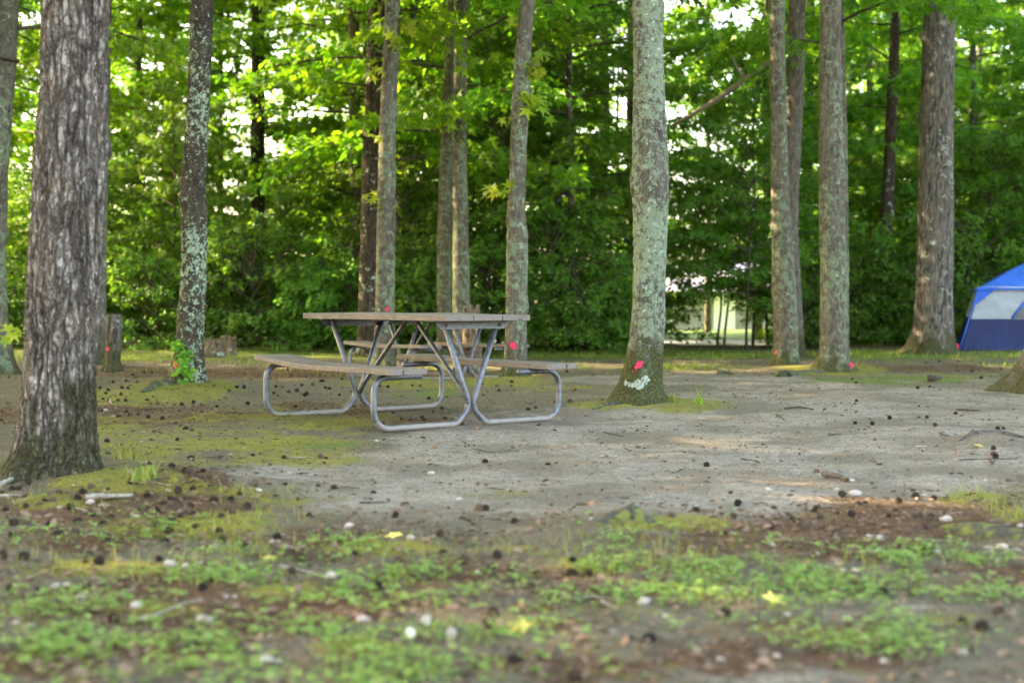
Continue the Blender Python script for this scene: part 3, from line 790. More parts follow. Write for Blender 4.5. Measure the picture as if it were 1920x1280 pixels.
for k in range(1500):                    # shrubs along the edge
    if n >= 62: break
    y = random.choice((random.uniform(24.6, 27.5), random.uniform(27, 36))); x = random.uniform(-.38 * y - 1, .38 * y + 1)
    if not free(x, y, .8) or in_gap(x, y, 1205, 1492): continue
    if x > 6 and y < 27: continue
    taken.append((x, y)); n += 1
    side = 'behind the picnic tables' if -5 < x < 3 else ('right of the stout tree' if x >= 3 else 'left of the tables')
    two_part('shrub', f'dense green shrub at the foot of the wood {side}', 'shrub', f'shrubs {side}', x, y, random.uniform(0, 6.28), random.uniform(.8, 1.35),
             [('foliage', SH[random.randrange(3)])])

# ------------------------------------------------------------------ ground
def mask(px, py, blobs):
    r = np.zeros_like(px)
    for cx, cy, rx, ry, w in blobs:
        r = np.maximum(r, w * np.exp(-(((px - cx) / rx) ** 2 + ((py - cy) / ry) ** 2) ** 1.5))
    return r
SANDB = [(1500, 800, 620, 72, 1), (1650, 750, 480, 45, 1), (1150, 860, 520, 85, 1), (800, 905, 370, 70, 1), (1250, 905, 500, 75, 1), (1000, 800, 260, 40, .8), (1300, 712, 300, 14, .8), (1500, 880, 420, 70, 1),
         (1750, 1225, 300, 26, .55), (1150, 1190, 200, 20, .5), (1450, 1262, 260, 22, .7), (1250, 1245, 160, 18, .5), (760, 955, 220, 40, .6), (980, 1010, 150, 30, .5), (1800, 850, 200, 60, .8), (1700, 1140, 260, 30, .4)]
MOSSB = [(330, 835, 230, 42, .75), (560, 790, 200, 28, .7), (260, 745, 170, 20, .8), (340, 730, 120, 22, 1), (1290, 762, 110, 16, 1), (1160, 758, 100, 14, .9), (960, 712, 110, 16, .9), (230, 905, 160, 26, 1), (360, 985, 190, 34, .9),
         (150, 1060, 180, 24, .7), (720, 1028, 110, 16, 1), (1250, 985, 140, 18, 1), (1830, 935, 100, 14, 1), (540, 1105, 120, 22, .8), (300, 1140, 120, 20, .6), (1530, 1190, 160, 22, .8), (900, 930, 140, 14, .4), (620, 860, 200, 20, .6), (1560, 693, 110, 12, 1), (460, 860, 160, 20, .5), (1600, 872, 60, 10, .5), (760, 720, 170, 16, .6), (1900, 965, 60, 16, .9), (1080, 1060, 80, 16, .7), (420, 930, 200, 24, .5), (200, 800, 160, 20, .6), (500, 830, 240, 26, .6), (1380, 770, 160, 8, .4), (1100, 730, 160, 10, .5), (1750, 705, 160, 10, .6), (650, 1210, 120, 18, .7), (1150, 1140, 120, 14, .6), (1750, 1160, 120, 14, .6), (100, 940, 120, 16, .7), (1000, 1030, 140, 14, .5)]
LITB = [(250, 780, 280, 24, .8), (100, 780, 200, 30, .8), (330, 905, 130, 30, 1), (250, 960, 300, 60, .9), (600, 1020, 260, 50, .7), (500, 700, 260, 12, .9), (250, 700, 160, 12, .8), (1750, 975, 330, 45, .95), (1500, 1010, 400, 50, .8), (900, 1070, 300, 40, .8), (400, 1130, 500, 70, .75), (1100, 1110, 300, 26, .6), (620, 765, 140, 16, .7), (760, 785, 120, 10, .7), (1750, 690, 220, 10, .6), (1850, 1090, 200, 40, .4), (300, 1240, 400, 60, .6), (1000, 1150, 300, 50, .5), (1500, 1200, 500, 60, .5), (1000, 1250, 300, 40, .5), (150, 1000, 200, 40, .7), (700, 990, 160, 18, .5), (1250, 1010, 160, 16, .6)]
GRB = [(900, 664, 1300, 11, .8), (1600, 666, 500, 9, .8), (1700, 712, 220, 12, .55), (250, 668, 340, 10, .9), (780, 738, 100, 14, .6), (1230, 690, 350, 8, .5), (600, 835, 90, 10, .5)]
CLOB = [(200, 1235, 330, 60, 1), (120, 1160, 160, 40, .7), (480, 1240, 260, 45, .9), (420, 1075, 110, 40, .7), (360, 1095, 120, 30, .6), (600, 1170, 130, 50, .7), (740, 1110, 140, 45, .9), (850, 1180, 200, 60, .6), (980, 1110, 110, 22, .9), (1240, 1060, 160, 48, .95), (1420, 1095, 260, 46, 1), (1330, 1120, 260, 30, 1), (1600, 1110, 200, 24, .8), (1780, 1065, 200, 36, .8),
        (1640, 1200, 170, 30, .8), (1180, 1010, 90, 24, .6), (1840, 1110, 120, 24, .6), (300, 1010, 200, 30, .25), (900, 1250, 220, 30, .5), (680, 1250, 220, 50, .8), (1330, 1160, 120, 20, .5), (1480, 1040, 160, 16, .35), (60, 1010, 80, 16, .5), (640, 1030, 90, 20, .4)]
def zones(x, y, z):
    px, py = pix(x, y, z)
    n1 = fbm(x * 2.3, y * 2.3, 0, 51, 4); n2 = fbm(x * 3.1, y * 3.1, 0, 61, 4); n3 = fbm(x * 2.7, y * 2.7, 0, 71, 4); n4 = fbm(x * 1.9, y * 1.9, 0, 81, 3)
    out = (py < 690) | (y < 2.6) | (px < -100) | (px > 2020)
    sand = mask(px, py, SANDB) + .22 * n1
    moss = mask(px, py, MOSSB) + .3 * n2
    lit = mask(px, py, LITB) + .3 * n3
    gr = mask(px, py, GRB) + .2 * n4
    far = sst(24, 27, y)
    lit = np.maximum(lit, far * (.9 - .9 * sst(33, 38, y)))
    lit = np.maximum(lit, np.where((y < 2.6) | (px < -100) | (px > 2020), .45 + .4 * n3, 0))
    gr = np.where(y > 33, .9, gr)
    sand = np.where(y > 26, 0, sand)
    return np.clip(np.stack([sand, moss, lit, gr], -1), 0, 1)

r_ = np.concatenate([[.0], 1.2 * 1.0105 ** np.arange(0, 400), np.geomspace(82, 400, 24)])
a_ = np.concatenate([np.radians(np.linspace(-32, 32, 430)), np.radians(np.linspace(32, 328, 62))[1:-1]])
AA, RR = np.meshgrid(a_, r_)
gx, gy = np.sin(AA) * RR, np.cos(AA) * RR
gg = gz(gx, gy)
zc = zones(gx.ravel(), gy.ravel(), gg.ravel())
# small lumps of moss, litter and scuffed sand as relief
zr = zc.reshape(*gx.shape, 4)
near = 1 - sst(12, 22, RR)
gg = gg + near * (zr[..., 1] * .010 * (.5 + fbm(gx * 9, gy * 9, 0, 5, 2)) + zr[..., 2] * .012 * fbm(gx * 14, gy * 14, 0, 15, 2) + .006 * fbm(gx * 7, gy * 7, 0, 25, 3))
V = np.stack([gx, gy, gg], -1).reshape(-1, 3)
m_, n_ = gx.shape
i, j = np.meshgrid(np.arange(m_ - 1), np.arange(n_), indexing='ij')
F = np.stack([i * n_ + j, i * n_ + (j + 1) % n_, (i + 1) * n_ + (j + 1) % n_, (i + 1) * n_ + j], -1).reshape(-1, 4)
F = F[:, ::-1]

t = NT('forest_ground'); v = t.coords()
sp_ = t.n('ShaderNodeSeparateColor'); t.put(sp_.inputs[0], t.attr('zone', 'Color'))
za = t.attr('zone', 'Alpha')
n_big = t.noise(v, 1.3, 4); n_m = t.noise(v, 14, 6, .65); n_f = t.noise(v, 90, 5, .7); n_ff = t.noise(v, 320, 3, .7)
n_e = t.noise(v, 22, 6, .7)
def fac(zs, a, b, k=.7, off=None):
    w = t.math('ADD', zs, t.math('MULTIPLY', t.math('SUBTRACT', off if off is not None else n_e, .5), k))
    return t.ramp(w, a, b)
dirt = t.mix(t.ramp(n_f, .32, .68), (.055, .044, .031), (.20, .168, .122))
dirt = t.mix(t.math('MULTIPLY', t.ramp(n_m, .45, .62), .7), dirt, (.12, .12, .055))
cl1 = t.noise(t.coords(loc=(7, 3, 0)), 26, 4, .7); cl2 = t.noise(t.coords(loc=(1, 9, 0)), 34, 4, .7); cl3 = t.noise(t.coords(loc=(3, 5, 0)), 9, 4, .7)
speck = t.ramp(t.noise(t.coords(scale=(1, 1, 1), loc=(4, 4, 0)), 75, 5, .8), .38, .50)
sand = t.mix(t.ramp(n_m, .3, .7), (.285, .24, .182), (.425, .37, .295))
sand = t.mix(t.math('MULTIPLY', t.ramp(n_big, .42, .62), .8), sand, (.185, .15, .105))
sand = t.mix(t.math('MULTIPLY', t.ramp(t.noise(t.coords(loc=(8, 1, 0)), 4.5, 5, .7), .5, .66), .6), sand, (.20, .165, .12)); sand = t.mix(t.math('MULTIPLY', t.ramp(t.noise(t.coords(loc=(2, 2, 0)), 28, 5, .75), .58, .68), .7), sand, (.10, .08, .06))
sand = t.mix(speck, (.06, .05, .04), sand)
sand = t.mix(t.ramp(t.noise(t.coords(loc=(2, 8, 0)), 60, 4, .8), .62, .70), sand, (.48, .45, .41))
sand = t.mix(t.ramp(n_ff, .35, .62), t.mix(.45, sand, (.07, .06, .05)), sand)
needle_n = t.noise(t.coords(scale=(1, 5, 1)), 60, 5, .7, 1.2)
lit = t.mix(t.ramp(needle_n, .35, .66), (.03, .019, .013), (.175, .092, .05))
lit = t.mix(t.ramp(n_f, .60, .68), lit, (.30, .23, .17))
lit = t.mix(t.ramp(cl1, .60, .68), lit, (.28, .21, .14)); lit = t.mix(t.ramp(cl2, .58, .66), lit, (.035, .024, .018)); lit = t.mix(t.math('MULTIPLY', t.ramp(cl3, .55, .66), .7), lit, (.15, .14, .04))
dirt = t.mix(t.ramp(cl2, .56, .66), dirt, (.06, .045, .033)); dirt = t.mix(t.math('MULTIPLY', t.ramp(cl1, .58, .66), .8), dirt, (.215, .175, .13)); dirt = t.mix(t.math('MULTIPLY', t.ramp(cl3, .52, .64), .6), dirt, (.13, .085, .055))
lit = t.mix(t.ramp(t.noise(v, 45, 4, .7), .36, .30), lit, (.02, .014, .011))
mos = t.mix(t.ramp(n_f, .3, .7), (.075, .075, .015), (.32, .30, .04))
mos = t.mix(t.ramp(n_m, .55, .7), mos, (.27, .22, .07))
mos = t.mix(t.math('MULTIPLY', t.ramp(cl1, .54, .62), .8), mos, (.075, .052, .035))
grs = t.mix(t.ramp(n_f, .3, .7), (.05, .075, .015), (.15, .21, .035))
c = t.mix(fac(sp_.outputs[0], .34, .58, 1.5, t.math('ADD', t.math('MULTIPLY', n_e, .55), t.math('MULTIPLY', cl3, .45))), dirt, sand)
c = t.mix(fac(sp_.outputs[2], .36, .60, 1.7, t.math('ADD', t.math('MULTIPLY', n_e, .5), t.math('MULTIPLY', cl3, .5))), c, lit)
c = t.mix(t.math('MULTIPLY', fac(sp_.outputs[1], .36, .72, 1.2), .85), c, mos)
c = t.mix(t.math('MULTIPLY', fac(za, .4, .6, .6, n_m), .9), c, grs)
hb = t.math('ADD', t.math('MULTIPLY', n_m, .6), t.math('ADD', t.math('MULTIPLY', n_f, .35), t.math('MULTIPLY', n_ff, .12)))
M['ground'] = t.done(t.bsdf(c, .92, 0, t.bump(hb, .9, .03), .15))
g = obj('ground', mesh('ground', V, F, M['ground'], True, None, {'zone': zc}))
tag(g, None, None, None, 'structure')

# pale road and far lawn seen through the gap
def sheet(name, x0, x1, y0, y1, dz, mat, nx=40, ny=10):
    X, Y = np.meshgrid(np.linspace(x0, x1, nx), np.linspace(y0, y1, ny))
    Y = Y + .02 * X
    V = np.stack([X, Y, gz(X, Y) + dz], -1).reshape(-1, 3)
    i, j = np.meshgrid(np.arange(ny - 1), np.arange(nx - 1), indexing='ij')
    F = np.stack([i * nx + j, i * nx + j + 1, (i + 1) * nx + j + 1, (i + 1) * nx + j], -1).reshape(-1, 4)
    return tag(obj(name, mesh(name, V, F, mat, True)), None, None, None, 'structure')
M['road'] = simple('grey_road', (.34, .34, .39), .8, var=.15, scale=8)
t = NT('mown_lawn'); v = t.coords(); a = t.noise(v, 3, 6, .7)
M['lawn'] = t.done(t.bsdf(t.mix(t.ramp(a, .3, .7), (.06, .13, .02), (.13, .20, .03)), .8, 0, t.bump(t.noise(v, 40, 4), .6, .05)))
sheet('road', -60, 60, 33.0, 38.5, .02, M['road'])
sheet('lawn', -70, 70, 39.0, 66, .02, M['lawn'], 60, 40)

# ------------------------------------------------------------------ picnic tables
def wood_mat(name, col, wear):
    t = NT(name); v = t.coords(scale=(1, 12, 12)); vv = t.coords()
    gr = t.noise(v, 9, 6, .65, .6); st = t.noise(vv, 6, 4, .6)
    c = t.mix(t.ramp(gr, .3, .7), tuple(k * .75 for k in col), tuple(k * 1.22 for k in col))
    c = t.mix(t.math('MULTIPLY', t.ramp(st, .5, .66), wear), c, tuple(k * .5 for k in col))
    chip = t.ramp(t.math('ADD', t.noise(vv, 28, 5, .7), t.math('MULTIPLY', t.noise(vv, 2.2, 2), .25)), .76, .80)
    c = t.mix(chip, c, (.07, .05, .038))
    pale = t.ramp(t.noise(t.coords(loc=(3, 1, 2)), 36, 4, .7), .66, .72)
    c = t.mix(t.math('MULTIPLY', pale, .5), c, (.42, .38, .34))
    return t.done(t.bsdf(c, .72, 0, t.bump(t.math('ADD', gr, t.math('MULTIPLY', chip, -1.)), .45, .004), .3))
M['plank'] = wood_mat('weathered_brown_plank', (.172, .142, .118), .5)
t = NT('galvanised_tube'); v = t.coords(); a = t.noise(v, 26, 5, .65); b = t.voro(v, 70)
c = t.mix(t.ramp(a, .3, .7), (.10, .107, .12), (.205, .22, .24))
c = t.mix(t.math('MULTIPLY', t.ramp(b, .2, .6), .25), c, (.10, .105, .115))
sx = t.n('ShaderNodeSeparateXYZ'); t.put(sx.inputs[0], v)
dm = t.ramp(t.math('ADD', sx.outputs[2], t.math('MULTIPLY', t.math('SUBTRACT', t.noise(v, 18, 5, .7), .5), .16)), .075, .02)
c = t.mix(dm, c, (.22, .19, .16))
ru = t.ramp(t.noise(v, 40, 4, .7), .66, .74); c = t.mix(t.math('MULTIPLY', ru, .5), c, (.16, .13, .11))
M['steel'] = t.done(t.bsdf(c, t.ramp(a, .2, .8, .44, .62), t.math('SUBTRACT', .8, t.math('MULTIPLY', dm, .85)), t.bump(a, .15, .002), .5))
M['bolt'] = simple('dark_bolt', (.12, .11, .10), .5, .7)
t = NT('warning_sticker'); v = t.coords(scale=(1, 1, 1))
M['sticker'] = t.done(t.bsdf(t.mix(t.ramp(t.noise(t.coords(scale=(6, 6, 1)), 46, 3), .5, .6), (.55, .42, .06), (.16, .13, .05)), .5))

TH_, TS = .755, .412                    # table and seat heights
def picnic_table(label, loc, rz, s=1.):
    t = thing('picnic_table', label, 'picnic table', loc, rz, 'picnic tables')
    t.scale = (s,) * 3
    rng = np.random.default_rng(4)
    mb = MB(); w = .722 / 3
    for k in range(3):
        y0 = -.361 + k * w
        V, F = box(-.915 + rng.uniform(-.012, .006), .915 + rng.uniform(-.01, .01), y0 + .003, y0 + w - .003, TH_ - .040, TH_, 14, .004)
        V = V + np.column_stack([0 * V[:, 0], .003 * noise(V[:, 0] * 2, k, 0, 3), .005 * noise(V[:, 0] * 1.5 + 4, V[:, 1] * 8, 0, 5) + .004 * (V[:, 0] > .6) * (V[:, 0] - .6)])
        mb.add(V, F)
    obj('tabletop', mb.build('tabletop', M['plank']), t)
    for sd in (1, -1):
        mb = MB()
        ya, yb = (.505, .785) if sd == 1 else (-.745, -.485)
        x0, x1 = (-.93, .89) if sd == 1 else (-.955, .93)
        cut = ya + (yb - ya) * (.64 if sd == 1 else .36)
        for q, (a, b) in enumerate(((ya, cut - .002), (cut + .002, yb))):
            V, F = box(x0 + .006 * q, x1, a, b, TS - .038, TS, 20, .005)
            dzz = (.045 * sst(.15, 1.05, V[:, 0]) if sd == 1 else .012 * sst(.2, .9, V[:, 0])) + .003 * noise(V[:, 0] * 3, V[:, 1] * 9, 0, 8)
            V = V + np.column_stack([0 * dzz, .004 * noise(V[:, 0] * 2, q, 0, 9), dzz])
            mb.add(V, F)
        obj('seat', mb.build('seat', M['plank']), t)
    for e in (-1, 1):
        xe = e * .715
        for sd in (1, -1):
            rt = .0205
            lift = .030 if (e == 1 and sd == 1) else .0
            pl = [(.225, TH_ - .045), (.006, .125), (.125, rt), (.775, rt), (.775, TS - .038 - rt + lift), (.41, TS - .038 - rt + lift)]
            P = bent([(xe + (0 if k else .0), sd * y, z) for k, (y, z) in enumerate(pl)], [.22, .10, .12, .105], 9)
            V, F = tube(P, rt, 16)
            leg = obj('leg_tube', mesh('leg_tube', V, F, M['steel'], True), t)
            mb = MB()
            mb.add(*tube(np.array([(xe - .034, sd * .6, TS - .075), (xe - .034, sd * .6, TS - .038)]) + (.034, 0, 0), [.009, .007], 8))
            mb.add(*tube(np.array([(xe + e * .02, sd * .03, .165), (xe + e * .02, sd * .062, .165)]), [.007, .007], 8))
            obj('bolt', mb.build('bolt', M['bolt'], True), leg)
        # channel under the top with sloping ends
        x0, x1 = xe + e * .022, xe + e * .027
        pr = [(-.325, TH_ - .042), (.325, TH_ - .042), (.265, TH_ - .097), (-.265, TH_ - .097)]
        V = [(x, y, z) for x in (min(x0, x1), max(x0, x1)) for y, z in pr]
        V += [(x, y, z) for x in sorted((x0 - e * .002, x0 - e * .045)) for y, z in ((-.325, TH_ - .0425), (.325, TH_ - .0425), (.325, TH_ - .0475), (-.325, TH_ - .0475))]
        f8 = np.array([(0, 1, 2, 3), (7, 6, 5, 4), (0, 4, 5, 1), (1, 5, 6, 2), (2, 6, 7, 3), (3, 7, 4, 0)])
        ch = obj('cross_channel', mesh('cross_channel', V, np.concatenate([f8, f8 + 8]), M['steel']), t)
        mb = MB()
        for y in (-.225, .225):
            mb.add(*tube(np.array([(x1 - e * .003, y, TH_ - .072), (x1 + e * .009, y, TH_ - .072)]), .011, 8))
        obj('bolt', mb.build('bolt', M['bolt'], True), ch)
        V, F = tube(np.array([(xe - e * .02, 0, .155), (xe - e * .10, 0, .24), (e * .075, 0, TH_ - .06), (e * .03, 0, TH_ - .045)]), .0165, 12)
        obj('brace', mesh('brace', V, F, M['steel'], True), t)
    V, F = box(-.05, .05, -.30, .30, TH_ - .050, TH_ - .042, 1, .001)
    obj('centre_cleat', mesh('centre_cleat', V, F, M['plank']), t)
    return t
T1 = picnic_table('nearer picnic table with sagging brown plank seat and grey bent tube legs', (-.72, 10.15, 0), math.radians(128.2))
# sticker on the far right tube of the near table
V, F = tube(np.array([(0, -.225 + .199 * q, TH_ - .045 - .575 * q) for q in (.52, .60, .70)]), .0217, 16, False)
V = V + (.715, 0, 0)
o = obj('warning_sticker', mesh('warning_sticker', V, F, M['sticker'], True), T1)
x2, y2 = (815 - 960) / FPX * 17.3, 17.3
T2 = picnic_table('farther picnic table, half hidden behind the nearer one', (x2, y2, -.10), math.radians(126), .99)
T2.rotation_euler = (math.radians(.6), math.radians(1.), math.radians(126))

# ------------------------------------------------------------------ tent
def cloth(name, col, rough=.55, tr=.2):
    t = NT(name); v = t.coords(); w = t.noise(v, 3.2, 4, .6, .8); f = t.noise(v, 220, 2)
    c = t.mix(t.ramp(w, .3, .7), tuple(k * .85 for k in col), tuple(min(1, k * 1.12) for k in col))
    p = t.bsdf(c, rough, 0, t.bump(t.math('ADD', w, t.math('MULTIPLY', f, .03)), .5, .06), .4)
    q = t.n('ShaderNodeBsdfTranslucent'); t.put(q.inputs[0], c)
    mx = t.n('ShaderNodeMixShader'); mx.inputs[0].default_value = tr
    t.t.links.new(p, mx.inputs[1]); t.t.links.new(q.outputs[0], mx.inputs[2])
    return t.done(mx.outputs[0])
M['tblue'] = cloth('tent_blue', (.012, .15, .72)); M['tnavy'] = cloth('tent_navy', (.009, .022, .115)); M['tgrey'] = cloth('tent_grey', (.42, .46, .51))
M['tmesh'] = cloth('tent_window_mesh', (.17, .175, .175)); M['ttrim'] = cloth('tent_trim', (.015, .13, .62), .5, 0)
TD = 22.6
tp = at(1802, 676, TD); tz = float(gz(tp[0] + .3, TD))
tent = thing('tent', 'blue and grey cabin tent with navy lower walls beside the big tree', 'tent', (tp[0], TD, tz), math.radians(-16))
def grid(fn, nu, nv):
    U, W = np.meshgrid(np.linspace(0, 1, nu), np.linspace(0, 1, nv))
    V = np.array([fn(u, w) for u, w in zip(U.ravel(), W.ravel())])
    i, j = np.meshgrid(np.arange(nv - 1), np.arange(nu - 1), indexing='ij')
    return V, np.stack([i * nu + j, i * nu + j + 1, (i + 1) * nu + j + 1, (i + 1) * nu + j], -1).reshape(-1, 4)
TWd, TDp, ZE, ZL, INS = 3.9, 3.3, 1.02, .50, .30      # width, depth, eave, top of navy band, inset at the eave
def wall_pt(side, s, z):                # s along the wall 0..1, walls lean inwards
    k = INS * z / ZE
    cor = [(k, k * .7), (TWd - k, k * .7), (TWd - k, TDp - k * .7), (k, TDp - k * .7)]
    a, b = np.array(cor[side]), np.array(cor[(side + 1) % 4])
    p = a + (b - a) * s
    n = np.array((b[1] - a[1], -(b[0] - a[0]))); n = n / np.linalg.norm(n)
    bulge = -.05 * math.sin(PI * s) * math.sin(PI * min(1, z / ZE)) + .008 * math.sin(s * 23 + z * 7)
    p = p + n * bulge
    return (p[0], p[1], z)
mb, mc = MB(), MB()
for sd in range(4):
    mb.add(*grid(lambda u, w: wall_pt(sd, u, ZL * w + .01), 30, 10)); mc.add(*grid(lambda u, w: wall_pt(sd, u, ZL + .004 + (ZE - ZL) * w), 30, 10))
obj('lower_wall', mb.build('lower_wall', M['tnavy'], True), tent); obj('upper_wall', mc.build('upper_wall', M['tgrey'], True), tent)
def roof_pt(u, w):                      # dome: u around, w from eave to peak
    a = u * 4; sd = int(min(3, a)); s = a - sd
    e = np.array(wall_pt(sd, s, ZE)); c = np.array((TWd / 2, TDp / 2, 1.72))
    q = 1.05 - w * 1.05
    p = c + (e - c) * q
    p[2] = ZE - .03 + (1.72 - ZE) * (1 - abs(q) ** 1.6) if q <= 1 else ZE - .05
    return p
V, F = grid(roof_pt, 81, 14); obj('roof', mesh('roof', V, F, M['tblue'], True), tent)
def front(u, z, out): 
    p = wall_pt(0, u, z); return (p[0], p[1] - out, p[2])
mb = MB()
win = [(.17, ZL + .02), (.205, ZL + .25), (.235, ZL + .36), (.29, ZL + .40), (.60, ZL + .40), (.655, ZL + .36), (.68, ZL + .25), (.70, ZL + .02)]
def win_pt(u, w):
    us = [q[0] for q in win]; top = np.interp(.17 + .53 * u, us, [q[1] for q in win])
    return front(.17 + .53 * u, ZL + .015 + (top - ZL - .015) * w, .008)
V, F = grid(win_pt, 30, 8)
wn = obj('window', mesh('window', V, F, M['tmesh'], True), tent)
P = np.array([front(u, z, .012) for u, z in bent([(a, 0, b) for a, b in win], [.02] * 6, 4)[:, [0, 2]]])
V, F = tube(P, .018, 8); obj('trim', mesh('trim', V, F, M['ttrim'], True), wn)
for u in (.30, .47, .64):
    P = np.array([front(u, z, .012) for z in (.03, .2, .36)])
    V, F = tube(P, .016, 8); obj('strap', mesh('strap', V, F, M['ttrim'], True), tent)
P = np.array([front(u, ZE - .06 + .0 * u, .012) for u in np.linspace(0, 1, 20)]); V, F = tube(P, .012, 6); obj('eave_seam', mesh('eave_seam', V, F, M['tgrey'], True), tent)
V = [wall_pt(0, 0, ZE + .0), wall_pt(0, .09, ZE - .01), wall_pt(0, 0, ZE - .32)]
V = np.array([(a[0] - .03, a[1] - .03, a[2]) for a in V]); V2 = V + (.0, .012, 0)
obj('corner_flap', mesh('corner_flap', np.concatenate([V, V2]), [np.array([(0, 1, 2), (5, 4, 3)]), np.array([(0, 3, 4, 1), (1, 4, 5, 2), (2, 5, 3, 0)])], M['tblue']), tent)
for c in (0, 1):
    P = np.array([wall_pt(0, c, z) for z in (0, .4, .8, ZE)]) + ((-.03 if c == 0 else .03), -.03, 0); V, F = tube(P, .012, 6)
    obj('pole', mesh('pole', V, F, M['ttrim'], True), tent)

# ------------------------------------------------------------------ house beyond the lawn
HY = 70
hx, hz = (1340 - 960) / FPX * HY, float(gz(10, HY))
house = thing('house', 'pale low house with grey roof glimpsed through the gap beyond the lawn', 'house', (hx, HY, hz - .05))
M['hwall'] = simple('pale_siding', (.27, .25, .25), .8, var=.08, scale=3); M['hroof'] = simple('grey_shingle', (.36, .35, .43), .8, var=.2, scale=10)
M['hglass'] = simple('window_glass', (.05, .06, .07), .1, var=.1); M['hwhite'] = simple('white_trim', (.75, .74, .72), .6, var=.05)
V, F = box(-5.5, 5.5, -3.2, 3.2, 0, 2.25, 1, .01); obj('wall', mesh('wall', V, F, M['hwall']), house)
V = [(-6.2, -3.9, 2.1), (6.2, -3.9, 2.1), (6.2, 3.9, 2.1), (-6.2, 3.9, 2.1), (-3.0, 0, 3.7), (3.0, 0, 3.7), (-6.2, -3.9, 2.26), (6.2, -3.9, 2.26), (6.2, 3.9, 2.26), (-6.2, 3.9, 2.26)]
obj('roof', mesh('roof', V, [np.array([(0, 3, 2, 1), (6, 7, 5, 4), (8, 9, 4, 5), (0, 1, 7, 6), (1, 2, 8, 7), (2, 3, 9, 8), (3, 0, 6, 9)]), np.array([(7, 8, 5), (9, 6, 4)])], M['hroof']), house)
for x in (-3.6, 2.6):
    V, F = box(x, x + 1.2, -3.26, -3.203, .9, 1.9, 1, .004); w = obj('window', mesh('window', V, F, M['hglass']), house)
    mb = MB()
    for a in ((x - .08, x + 1.28, .80, .895), (x - .08, x + 1.28, 1.905, 2.0), (x - .08, x - .003, .896, 1.904), (x + 1.203, x + 1.28, .896, 1.904)):
        mb.add(*box(a[0], a[1], -3.28, -3.203, a[2], a[3], 1, .003))
    obj('frame', mb.build('frame', M['hwhite']), w)
V, F = box(-.5, .5, -3.25, -3.203, .1, 2.0, 1, .004); obj('door', mesh('door', V, F, M['hwhite']), house)

# ------------------------------------------------------------------ seed balls
def seed_mesh(seed):
    rng = np.random.default_rng(seed); mb = MB(); n = 64
    k = np.arange(n) + .5; ph = np.arccos(1 - 2 * k / n); th = PI * (1 + 5 ** .5) * k
    D = np.column_stack([np.cos(th) * np.sin(ph), np.sin(th) * np.sin(ph), np.cos(ph)])
    a, b = np.meshgrid(np.linspace(0, PI, 9), np.arange(12) * PI / 6, indexing='ij')
    V = .0112 * np.stack([np.sin(a) * np.cos(b), np.sin(a) * np.sin(b), np.cos(a)], -1).reshape(-1, 3)
    i, j = np.meshgrid(np.arange(8), np.arange(12), indexing='ij')
    mb.add(V, np.stack([i * 12 + j, (i + 1) * 12 + j, (i + 1) * 12 + (j + 1) % 12, i * 12 + (j + 1) % 12], -1).reshape(-1, 4))
    for d in D:
        u = nrm(np.cross(d, rng.normal(0, 1, 3))); w = np.cross(d, u); L = rng.uniform(.0155, .0185)
        base = d * .0095
        V = [base + .0036 * (u * math.cos(q) + w * math.sin(q)) for q in (0, 2.1, 4.2)] + [d * L + rng.normal(0, .001, 3)]
        mb.add(V, np.array([(0, 1, 3), (1, 2, 3), (2, 0, 3)]))
    return mb.build('seed_ball', M['seed'])
SB = [seed_mesh(i) for i in range(3)]
def P_(off, sc, s): 
    q = [float(a) for a in s.replace(';', ' ').replace(',', ' ').split()]
    return [(off[0] + q[i] / sc, off[1] + q[i + 1] / sc) for i in range(0, len(q), 2)]
balls = P_((0, 800), 2.667, "535,80 607,95 758,73 886,73 540,140 955,173 1100,163 1350,198 1265,150 1420,160 1605,160 1630,160 1275,297 1425,300 1590,305 745,195 860,210 925,220 1015,228 1045,272 965,318 890,325 735,350 160,228 140,285 60,240 295,338 95,318 60,320 415,340 550,355 350,405 390,370 265,375 225,380 30,420 195,400 130,405 1155,370 1070,380 1235,415 1165,440 1105,455 940,440 905,450 965,445 800,438 770,445 465,458 555,458 68,490 255,500 390,485 515,495 855,487 980,512 1095,530 1345,525 288,543 535,565 825,577 1115,580 1385,560 150,520 270,597 15,640 20,665 120,662 428,685 497,688 1305,658 1503,660 1455,738 1050,632 48,830 190,828 435,808 108,863 1015,820 680,1075 895,1130 570,975")
balls += P_((640, 800), 2.667, "720,180 1035,192 1485,107 1480,22 160,335 270,450 690,418 722,416 865,480 495,543 450,648 508,640 522,660 612,675 750,723 845,715 400,765 180,820 310,890 760,930 470,990 740,1008 865,1180 1155,685 1235,748 1155,752 1400,700 1540,1070 1650,460 65,645 290,680 780,655 1165,1260")
balls += P_((1280, 800), 2.667, "120,200 670,230 275,395 65,425 250,457 458,415 665,425 690,457 797,350 880,400 915,385 1082,382 1165,362 1258,365 1030,452 1185,465 845,450 550,473 440,507 612,525 1215,515 1325,555 1555,545 1240,455 1218,630 1115,725 1000,835 213,935 1400,980 1495,1015 1580,935 940,1030 1555,130 1575,14 1565,160")
balls += P_((0, 440), 2.667, "565,740 630,735 680,720 665,706 685,740 605,803 610,770 640,768 540,780 530,795 500,770 515,825 545,830 590,835 628,833 735,832 765,813 788,847 910,852 968,842 965,856 1008,857 1085,865 1145,785 1240,850 1185,770 1220,768 635,876 485,880 510,885 690,905 732,885 740,918 812,920 878,948 930,978 960,983 595,915 650,908 40,850 10,890 5,930 45,715 1070,760 760,690 720,690")
